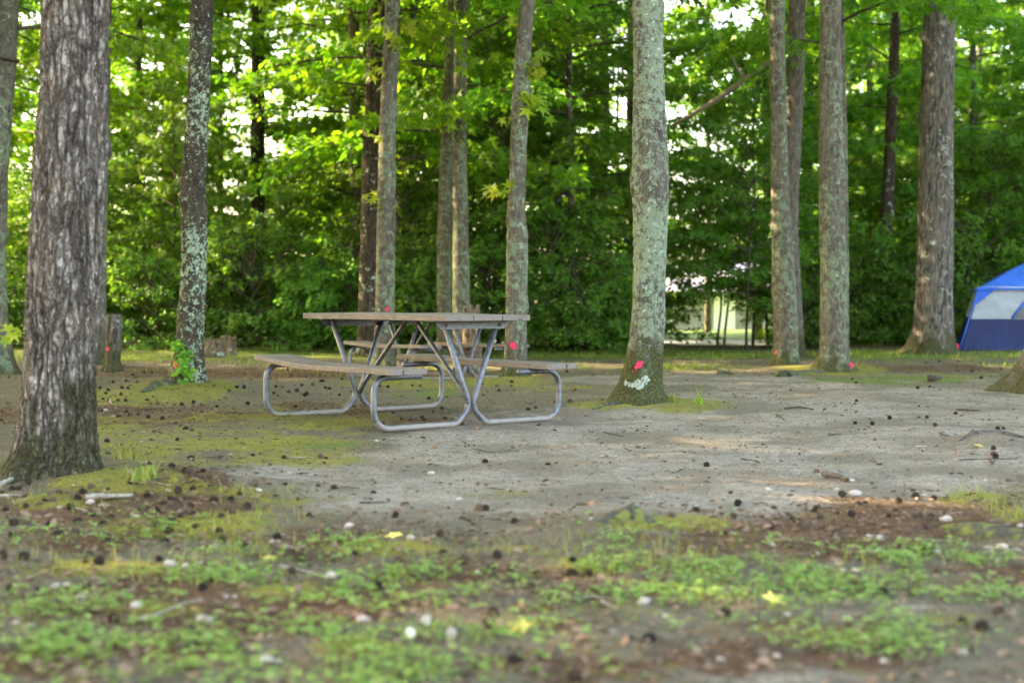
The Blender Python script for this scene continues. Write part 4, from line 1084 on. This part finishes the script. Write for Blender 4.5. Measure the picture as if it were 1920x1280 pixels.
balls += P_((460, 540), 4.266, "18,933 228,1030 402,955 660,932 862,947 227,847 260,867 182,815 243,797 300,795 412,827 348,840 485,717 368,700 605,750 625,748 452,787 540,785 490,855 475,865 752,860 640,800 672,812 1335,788 1138,800 1075,795 775,735 400,667 1180,1005 1250,1060 1320,1068 1035,900")
balls += P_((760, 540), 4.267, "57,790 120,793 102,833 187,893 333,880 293,972 222,997 133,1040 150,1068 40,1068 320,1055 850,760 848,790 748,828 730,788 982,977 1043,960 1318,920 1198,922 1293,675 1360,815 625,865 612,778 655,833 455,1100")
balls += P_((1420, 440), 2.782, "517,870 843,897 843,957 885,958 600,992 510,988 837,803 900,795 498,757 515,776 1253,1015 1285,1015 1035,935 1168,752 1048,715 1120,715 1050,662 880,662 950,665 1232,1135 690,960 928,1000 1270,705 1330,715")
random.seed(31)
for _k in range(200):
    if len(balls) >= 296: break
    q = (random.gauss(260, 200), random.gauss(950, 60))
    if 5 < q[0] < 700 and 895 < q[1] < 1110: balls.append(q)
def where(px, py):
    if py > 1000: return 'among the foreground clover and litter' if px > 640 else 'in the left foreground litter'
    if px < 640 and py > 860: return 'on needles and moss near the furrowed tree'
    if px < 480: return 'between the furrowed and the blotched tree'
    if px < 1100 and py < 830: return 'around the picnic tables'
    if py < 740: return 'on the grassy far side of the clearing'
    return 'on the open grey sand'
random.seed(5)
for k, (px, py) in enumerate(balls):
    p = G(px, py)
    s = random.uniform(.82, 1.3) * (1.0 if py > 760 else 1.12)
    o = obj('seed_ball', SB[k % 3], None, (p[0], p[1], p[2] + random.uniform(.002, .012) * s))
    o.rotation_euler = tuple(random.uniform(0, 6) for _ in range(3)); o.scale = (s, s, s * random.uniform(.8, 1))
    tag(o, 'dark spiky seed ball lying ' + where(px, py), 'seed ball', 'spiky seed balls lying ' + where(px, py))

# ------------------------------------------------------------------ stones
t = NT('pale_stone'); v = t.coords(); a = t.noise(v, 40, 5, .6); oi = t.n('ShaderNodeObjectInfo').outputs['Random']
c = t.mix(oi, (.36, .325, .275), (.46, .36, .31)); c = t.mix(t.ramp(a, .35, .65), t.mix(.4, c, (.3, .25, .2)), c)
M['stone'] = t.done(t.bsdf(c, .75, 0, t.bump(a, .4, .004), .3))
def stone_mesh(seed):
    a, b = np.meshgrid(np.linspace(0, PI, 11), np.arange(16) * PI / 8, indexing='ij')
    V = np.stack([np.sin(a) * np.cos(b), np.sin(a) * np.sin(b), np.cos(a)], -1).reshape(-1, 3)
    V = V * (1 + .28 * noise(V[:, 0] * 1.3 + 5, V[:, 1] * 1.3, V[:, 2] * 1.3, seed) + .12 * noise(V[:, 0] * 3, V[:, 1] * 3, V[:, 2] * 3, seed + 2))[:, None] * (1, .75, .55)
    i, j = np.meshgrid(np.arange(10), np.arange(16), indexing='ij')
    return mesh('stone', V, np.stack([i * 16 + j, (i + 1) * 16 + j, (i + 1) * 16 + (j + 1) % 16, i * 16 + (j + 1) % 16], -1).reshape(-1, 4), M['stone'], True)
ST = [stone_mesh(i * 7) for i in range(4)]
def place_stones(off, txt):
    q = [float(a) for a in txt.replace(',', ' ').split()]
    for i in range(0, len(q), 3):
        px, py, w = off[0] + q[i] / 2.667, off[1] + q[i + 1] / 2.667, q[i + 2] / 2.667
        p = G(px, py + w * .2); r = w / 2 / FPX * p[1]
        o = obj('stone', random.choice(ST), None, (p[0], p[1], p[2] + r * .25)); o.scale = (r, r, r); o.rotation_euler = (random.uniform(-.3, .3), random.uniform(-.3, .3), random.uniform(-.6, .6))
        big = w > 20
        tag(o, ('large pale stone lying ' if big else 'small pale stone lying ') + where(px, py), 'stone', ('large pale stones ' if big else 'small pale stones ') + where(px, py))
place_stones((0, 800), "1655,740,75 368,293,30 450,372,48 297,400,30 678,445,34 1293,315,36 1445,228,26 850,678,66 925,690,44 1005,680,38 1190,690,46 1050,710,50 1100,725,36 1360,570,34 1072,587,22 985,545,28 330,787,44 275,793,62 680,887,70 1020,955,80 80,978,44 150,990,40 1130,845,32 1175,845,26 1325,915,40 1350,1040,34 1040,1040,40 1325,1160,88 1390,1168,44 1365,1248,80 480,1085,60 400,850,64 1635,878,26 1150,140,18 710,75,16")
place_stones((640, 800), "450,228,38 590,357,34 35,490,50 125,490,28 345,550,48 420,708,50 678,722,30 1510,870,82 1490,835,36 110,960,76 1355,1020,36 1250,457,26 40,793,30 175,68,22 640,62,24 800,50,16 1620,940,30 1560,1050,26")
place_stones((1280, 800), "860,328,70 430,312,40 770,310,30 1208,340,26 445,588,52 928,547,46 990,555,50 1320,455,66 1690,490,40 1598,597,70 1272,622,46 675,632,30 800,712,34 860,712,34 520,933,38 548,1003,46 1000,1030,66 190,1158,44 468,1140,44 1395,1120,60 1130,1068,26 1002,1165,40 75,1113,44 1510,265,22 100,290,16 845,265,34 70,395,24")
place_stones((0, 440), "523,872,32 565,905,24 820,830,14 705,1035,18 718,985,14 1220,1065,22")

# ------------------------------------------------------------------ twigs
def twig(pts, r, mat, label, name='twig', cat='twig', sides=6):
    P = np.array([G(x, y) for x, y in pts])
    n = max(5, len(P) * 4); s = np.linspace(0, len(P) - 1, n)
    Q = np.column_stack([np.interp(s, np.arange(len(P)), P[:, c]) for c in range(3)])
    L = np.linalg.norm(P[-1] - P[0]); k = np.random.default_rng(abs(int(pts[0][0] * 7))).normal(0, .012, (n, 3)) * L; k[:, 2] = np.abs(k[:, 2]) * .6
    Q = Q + k + (0, 0, r * 1.2)
    c = Q[0].copy()
    V, F = tube(Q - c, r * np.linspace(1.1, .55, n) * np.random.default_rng(3).uniform(.8, 1.2, n), sides)
    tag(obj(name, mesh(name, V, F, M[mat], True), None, c), label, cat, 'twigs on the ground' if name == 'twig' else None)
def tw(off, rows, sc=2.667):
    for txt, r, mat in rows:
        pts = P_(off, sc, txt); mx, my = pts[len(pts) // 2]
        twig(pts, r * .75, mat, ('bleached thin twig lying ' if mat == 'pale_twig' else 'dark thin twig lying ') + where(mx, my))
twig(P_((0, 800), 2.667, "-40,335 0,306 60,275 125,236"), .013, 'pale_twig', 'thick bleached stick lying at the foot of the furrowed tree', 'stick', 'stick', 8)
twig(P_((0, 800), 2.667, "430,372 500,362 570,366 665,372"), .013, 'pale_twig', 'split piece of weathered wood below the furrowed tree', 'wood_piece', 'wood piece', 7)
twig(P_((1280, 800), 2.667, "700,254 750,262 790,275 822,286"), .016, 'twig', 'chunk of brown bark lying alone on the grey sand', 'bark_chunk', 'bark chunk', 7)
twig(P_((1420, 440), 2.782, "888,768 920,770 955,766"), .035, 'dark_twig', 'short dark log piece in the grass before the big tree', 'log', 'log', 8)
tw((0, 800), (("0,352 70,350 150,352", .008, 'pale_twig'), ("35,352 75,392", .006, 'pale_twig'), ("655,985 800,945 900,905 1005,875", .007, 'pale_twig'), ("1315,258 1500,262 1700,287", .0035, 'pale_twig'), ("1440,155 1590,155", .004, 'pale_twig'),
    ("690,183 840,177", .004, 'pale_twig'), ("380,410 500,440", .004, 'pale_twig'), ("1390,705 1500,725 1600,750", .006, 'pale_twig'), ("850,540 1010,555", .0035, 'pale_twig'), ("1340,540 1540,545", .003, 'pale_twig'), ("1420,610 1530,605", .006, 'pale_twig'),
    ("490,395 630,410", .005, 'pale_twig'), ("640,225 700,260", .006, 'pale_twig'), ("780,285 850,300", .005, 'pale_twig'), ("1005,163 1130,150", .005, 'dark_twig'), ("950,240 1060,280", .005, 'dark_twig'), ("600,850 700,790", .004, 'pale_twig')))
tw((640, 800), (("1125,870 1250,858 1395,875", .006, 'pale_twig'), ("1300,880 1385,922", .006, 'pale_twig'), ("660,115 740,130 890,125", .0035, 'dark_twig'), ("800,215 890,235", .0035, 'pale_twig'), ("1285,155 1380,150", .008, 'pale_twig'), ("1310,32 1410,52", .006, 'dark_twig'),
    ("95,385 230,382", .006, 'dark_twig'), ("1170,395 1270,393", .008, 'dark_twig'), ("1320,368 1440,365", .008, 'dark_twig'), ("740,310 820,318", .005, 'dark_twig'), ("0,305 90,312", .005, 'dark_twig'), ("690,470 800,465", .005, 'dark_twig')))
tw((1280, 800), (("920,550 1080,558 1200,572 1350,575", .004, 'pale_twig'), ("930,625 1140,632", .005, 'pale_twig'), ("1180,445 1400,432", .004, 'pale_twig'), ("1500,610 1700,625", .006, 'pale_twig'), ("1165,103 1225,103", .007, 'pale_twig'), ("1380,170 1660,165", .006, 'dark_twig'), ("1540,195 1570,165", .006, 'dark_twig'),
    ("440,393 620,415", .003, 'pale_twig'), ("980,992 1080,975", .011, 'dark_twig'), ("290,165 355,172", .006, 'dark_twig'), ("150,300 240,285", .003, 'pale_twig'), ("680,350 850,385", .005, 'dark_twig'), ("1600,45 1690,60", .009, 'dark_twig'), ("1290,35 1340,55", .006, 'dark_twig')))
tw((0, 440), (("545,830 580,870", .008, 'pale_twig'), ("665,868 870,865", .006, 'dark_twig'), ("0,808 40,806", .006, 'pale_twig')))
tw((1420, 440), (("145,912 215,905 290,918", .012, 'dark_twig'), ("1040,920 1160,923", .012, 'dark_twig'), ("370,1048 440,1045", .008, 'dark_twig'), ("100,945 130,958", .009, 'dark_twig')), 2.782)

# mossy roots breaking the surface, dirt lump
def root(label, pts, rs, name='mossy_root', mat='bark_patch'):
    P = np.array([G(x, y) for x, y in pts]); n = 22
    s = np.linspace(0, len(P) - 1, n)
    Q = np.column_stack([np.interp(s, np.arange(len(P)), P[:, c]) for c in range(3)]); R = np.interp(s, np.arange(len(P)), rs)
    Q[:, 2] -= R * .25
    c = P[0].copy(); V, F = tube(Q - c, R, 18)
    V = V + nrm(V - np.repeat(Q - c, 18, 0)) * (.10 * np.repeat(R, 18) * noise(V[:, 0] * 14, V[:, 1] * 14, V[:, 2] * 14, 3))[:, None]
    tag(obj(name, mesh(name, V, F, M['root' if mat != 'soil' else 'soil'], True, None, {'furrow': np.full(len(V), .8)}), None, c), label, 'root')
t = NT('mossy_root_bark'); v = t.coords(); a = t.noise(v, 22, 5, .65)
M['root'] = t.done(t.bsdf(t.mix(t.ramp(a, .45, .62), (.045, .042, .035), (.12, .13, .03)), .9, 0, t.bump(t.noise(v, 60, 5), .8, .01)))
M['soil'] = simple('dark_soil', (.085, .07, .056), .95, var=.5, scale=45, bump=1., bd=.02); M['chunk'] = simple('chunk_bark', (.19, .135, .09), .9, var=.4, scale=70, bump=.8, bd=.008)
root('dark mossy root hump rising at the edge of the grey sand', [(1120, 985), (1150, 975), (1185, 972), (1225, 982)], [.02, .05, .07, .02])
root('smaller dark root hump among the foreground clover', [(1165, 1042), (1185, 1040), (1206, 1038)], [.02, .045, .015])
root('long dark root lying in the needles at the right edge', [(1765, 988), (1810, 996), (1870, 1003), (1925, 1012)], [.015, .045, .055, .05])
root('grey root hump beside the mossy foot of the lichen streaked tree', [(1452, 707), (1468, 706), (1490, 700), (1540, 694)], [.03, .10, .05, .07])
root('small grey root hump on the sand behind the stout tree', [(1345, 702), (1358, 700), (1372, 702)], [.02, .09, .02])
root('dark root running from the stout tree foot to the left', [(1112, 768), (1130, 762), (1160, 757)], [.015, .045, .035])
root('dark root at the foot of the blotched tree pointing left', [(268, 735), (290, 726), (320, 718)], [.03, .07, .08])
root('dark crumbly earth lump on the sand near the right edge', [(1800, 840), (1825, 836), (1850, 832), (1880, 827), (1930, 824)], [.01, .035, .028, .04, .02], 'earth_lump', 'soil')

# fallen leaves and small plants
def fallen(px, py, size, label, rz, mat='yellow_leaf'):
    p = G(px, py)
    V, F = leaves(np.zeros((1, 3)), np.array([(math.cos(rz), math.sin(rz), .15)]), np.array([(.1, -.45, 1)]), np.array([size]), STAR)
    V = np.concatenate([V, V - (0, 0, .0015)]); F = np.concatenate([F, F[:, ::-1] + 10])
    tag(obj('fallen_leaf', mesh('fallen_leaf', V, F, M[mat]), None, p + (0, 0, .02)), label, 'fallen leaf')
fallen(992, 1190, .055, 'pale yellow star shaped leaf fallen on bare dirt in the foreground', 2.6)
fallen(1440, 1136, .05, 'yellow star shaped leaf fallen beside the foreground clover', .6)
fallen(1834, 824, .05, 'small orange yellow leaf on the dark earth lump', 1.)
fallen(505, 1058, .045, 'yellowish green leaf fallen in the left foreground litter', 1.8)
fallen(745, 1014, .045, 'yellowish leaf fallen at the near edge of the sand', 2.2)

def tuft(label, px, py, n, h, mat, name, cat, spread=.05):
    rng = np.random.default_rng(int(px)); p = G(px, py); mb = MB()
    for k in range(n):
        a = rng.uniform(0, 6.28); l = h * rng.uniform(.5, 1.1); q = rng.uniform(.1, .5)
        b = np.array((rng.normal(0, spread), rng.normal(0, spread), -.01)); d = np.array((math.cos(a) * q, math.sin(a) * q, 1)); w = np.array((-math.sin(a), math.cos(a), 0)) * h * .022
        m = b + d * l * .55; e = b + d * l + np.array((math.cos(a), math.sin(a), -.6)) * l * .22
        mb.add([b - w, b + w, m + w * .8, m - w * .8, e], [np.array([(0, 1, 2, 3)]), np.array([(3, 2, 4)])])
    tag(obj(name, mb.build(name, M[mat]), None, p), label, cat)
tuft('yellowing weed with upright blades beside the stout tree foot', 1312, 762, 16, .18, 'leaf_fresh', 'weed', 'weed', .025)
tuft('green grass tuft beside the furrowed tree foot', 232, 862, 40, .12, 'grass', 'grass_tuft', 'grass tuft', .05)
tuft('grass tuft among brown needles below the furrowed tree', 270, 902, 34, .13, 'grass', 'grass_tuft', 'grass tuft', .04)
tuft('thin grass tuft at the far left of the furrowed tree foot', 8, 888, 26, .13, 'grass', 'grass_tuft', 'grass tuft', .04)
tuft('grass tuft in the left foreground litter', 480, 1045, 30, .10, 'grass', 'grass_tuft', 'grass tuft', .05)
tuft('grass tuft at right of the stout tree foot', 1262, 760, 40, .13, 'grass', 'grass_tuft', 'grass tuft', .035)
for k, (px, py, lab) in enumerate(((800, 1180, 'white clover flower, topmost of the three in the foreground'), (769, 1205, 'white clover flower, leftmost of the three in the foreground'), (846, 1206, 'white clover flower, rightmost of the three in the foreground'))):
    p = G(px, py + 22); t = thing('clover_flower', lab, 'flower', p, 0, 'white clover flowers')
    V, F = tube(np.array([(0, 0, -.01), (.004, 0, .03), (.002, 0, .052)]), .0012, 5); obj('stem', mesh('stem', V, F, M['clover'], True), t)
    rng = np.random.default_rng(k); n = 60; d = nrm(rng.normal(0, 1, (n, 3)) + (0, 0, .4))
    V, F = leaves(np.array((0, 0, .055)) + d * .003, d, np.cross(d, rng.normal(0, 1, (n, 3))), np.full(n, .011), OVAL * (1, .8, 1))
    if 'petal' not in M: M['petal'] = leaf_mat('clover_petal', [(.70, .66, .58), (.78, .76, .70)], (1, 1, 1), tmix=.3)
    obj('flower_head', mesh('flower_head', V, F, M['petal']), t)

# ------------------------------------------------------------------ ground cover (uncountable)
def scatter(n, y0, y1, fn, seed, wide=.42):
    rng = np.random.default_rng(seed)
    y = np.sqrt(rng.uniform(y0 * y0, y1 * y1, n)); x = rng.uniform(-wide, wide, n) * y
    z = gz(x, y); px, py = pix(x, y, z)
    pr = fn(px, py, x, y)
    k = rng.uniform(0, 1, n) < pr
    return x[k], y[k], z[k], rng
# clover
x, y, z, rng = scatter(68000, 2.7, 7.2, lambda px, py, x, y: np.clip(1.4 * mask(px, py, CLOB) * (.6 + 1.1 * fbm(x * 8, y * 8, 0, 91, 3) + .8 * fbm(x * 2.2, y * 2.2, 0, 92, 2)), 0, 1), 3)
n = len(x)
C = np.column_stack([x, y, z + rng.uniform(.006, .034, n)]); a0 = rng.uniform(0, 6.28, n); sz = rng.uniform(.006, .0165, n)
PP, AA, NN, SS = [], [], [], []
tilt = np.column_stack([rng.normal(0, .35, n), rng.normal(-.1, .35, n), np.ones(n)])
for k in range(3):
    a = a0 + k * 2.094
    PP.append(C); AA.append(np.column_stack([np.cos(a), np.sin(a), rng.normal(.05, .2, n)])); NN.append(tilt + rng.normal(0, .15, (n, 3))); SS.append(sz)
V, F = leaves(np.concatenate(PP), np.concatenate(AA), np.concatenate(NN), np.concatenate(SS), LEAFLET)
tag(obj('clover', mesh('clover', V, F, M['clover'])), 'green clover growing in patches over the foreground', 'clover', None, 'stuff')
# grass blades
def blades(name, label, sets, mat):
    Vs, Fq, Ft, off = [], [], [], 0
    for x, y, z, rng, h0, h1, wd in sets:
        n = len(x); a = rng.uniform(0, 6.28, n); l = rng.uniform(h0, h1, n); q = rng.uniform(.1, .7, n)
        d = np.column_stack([np.cos(a) * q, np.sin(a) * q, np.ones(n)]); w = np.column_stack([-np.sin(a), np.cos(a), 0 * a]) * wd
        b = np.column_stack([x, y, z - .01]); m = b + d * l[:, None] * .55; e = b + d * l[:, None] + np.column_stack([np.cos(a), np.sin(a), -.5 + 0 * a]) * (l * .25)[:, None]
        Vs.append(np.stack([b - w, b + w, m + w * .8, m - w * .8, e], 1).reshape(-1, 3))
        k = np.arange(n)[:, None] * 5 + off
        Fq.append(k + [[0, 1, 2, 3]]); Ft.append(k + [[3, 2, 4]]); off += 5 * n
    tag(obj(name, mesh(name, np.concatenate(Vs), [np.concatenate(Fq), np.concatenate(Ft)], M[mat])), label, 'grass', None, 'stuff')
s1 = scatter(60000, 17.5, 27.5, lambda px, py, x, y: np.clip(mask(px, py, GRB) * .7 + .7 * fbm(x * .9, y * .9, 0, 33, 3) - .12, 0, 1) * (py < 735), 4)
s2 = scatter(90000, 6.0, 18, lambda px, py, x, y: np.clip(.5 * mask(px, py, MOSSB) + mask(px, py, GRB) * .6 + .45 * fbm(x * 2.2, y * 2.2, 0, 35, 4) - .30, 0, .6) * (1 - .8 * mask(px, py, SANDB)), 5)
s3 = scatter(30000, 2.8, 6.8, lambda px, py, x, y: np.clip((.4 * mask(px, py, CLOB) + .3 * mask(px, py, MOSSB)) * (fbm(x * 3, y * 3, 0, 37, 2) > .1), 0, .5), 6)
blades('grass', 'short grass along the wood edge and thinly over the clearing', [(*s1[:3], s1[3], .03, .11, .004), (*s2[:3], s2[3], .012, .042, .0022), (*s3[:3], s3[3], .03, .09, .0014)], 'grass')
# needles
x, y, z, rng = scatter(110000, 2.8, 15, lambda px, py, x, y: np.clip(mask(px, py, LITB) * (.6 + .8 * fbm(x * 3, y * 3, 0, 43, 3)) + .06, 0, 1) * (1.1 - .05 * y), 7)
n = len(x); a = rng.uniform(0, 6.28, n); l = rng.uniform(.03, .075, n)
d = np.column_stack([np.cos(a), np.sin(a), rng.normal(0, .12, n)]); w = np.column_stack([-np.sin(a), np.cos(a), 0 * a]) * .0014
b = np.column_stack([x, y, z + rng.uniform(.004, .018, n)])
V = np.stack([b - w, b + w, b + d * l[:, None] + w * .5, b + d * l[:, None] - w * .5], 1).reshape(-1, 3)
tag(obj('pine_needles', mesh('pine_needles', V, np.arange(4 * n).reshape(n, 4), M['needle'])), 'brown fallen needles strewn over the litter', 'needles', None, 'stuff')
# flakes of litter
x, y, z, rng = scatter(110000, 2.8, 22, lambda px, py, x, y: np.clip((.8 * mask(px, py, LITB) * (.7 + .8 * fbm(x * 2, y * 2, 0, 47, 3)) + .24 + .14 * (px < 700) + .22 * (py > 980)) * (1.25 - .045 * y), 0, 1), 8)
n = len(x); a = rng.uniform(0, 6.28, n)
xb, yb, zb, rb = scatter(60000, 2.7, 8.5, lambda px, py, x, y: np.clip(.5 * mask(px, py, LITB) + .25 * (py > 965) + .03, 0, .6) * np.clip(.6 + fbm(x * 5, y * 5, 0, 48, 3), 0, 1.5), 18)
x, y, z = np.append(x, xb), np.append(y, yb), np.append(z, zb); n = len(x); a = rng.uniform(0, 6.28, n)
V, F = leaves(np.column_stack([x, y, z + rng.uniform(.004, .014, n)]), np.column_stack([np.cos(a), np.sin(a), rng.normal(0, .25, n)]), np.column_stack([rng.normal(0, .4, n), rng.normal(0, .4, n), np.ones(n)]), np.clip(rng.lognormal(-4.1, .5, n), .006, .045), OVAL)
tag(obj('leaf_litter', mesh('leaf_litter', V, F, M['litter'])), 'brown flakes of old leaves and bark over the ground', 'litter', None, 'stuff')

# ------------------------------------------------------------------ light
AZ, EL = math.radians(-68), math.radians(32)        # sun from beyond and left
to_sun = Vector((math.sin(AZ) * math.cos(EL), math.cos(AZ) * math.cos(EL), math.sin(EL)))
sl = bpy.data.lights.new('sun', 'SUN'); sl.energy = 4.6; sl.angle = math.radians(.53); sl.color = (1, .87, .66)
so = bpy.data.objects.new('sun', sl); so.rotation_euler = to_sun.to_track_quat('Z', 'Y').to_euler(); so.location = (-20, 20, 30); COL.objects.link(so)
w = bpy.data.worlds.new('World'); S.world = w; w.use_nodes = True
nt = w.node_tree; bg = nt.nodes['Background']
sky = nt.nodes.new('ShaderNodeTexSky'); sky.sky_type = 'NISHITA'; sky.sun_disc = False
sky.sun_elevation = EL; sky.sun_rotation = AZ; sky.air_density = 1.0; sky.dust_density = 3.0; sky.ozone_density = 1.0
nt.links.new(sky.outputs[0], bg.inputs[0]); bg.inputs[1].default_value = .15
S.view_settings.view_transform = 'Standard'; S.view_settings.look = 'None'
S.view_settings.use_white_balance = True; S.view_settings.white_balance_temperature = 8200; S.view_settings.white_balance_tint = 13
S.view_settings.exposure = 3.7; S.view_settings.gamma = 1
S.render.engine = 'CYCLES'
S.cycles.use_denoising = True
S.cycles.max_bounces = 9; S.cycles.diffuse_bounces = 5; S.cycles.transmission_bounces = 6; S.cycles.glossy_bounces = 3
S.cycles.sample_clamp_indirect = 6
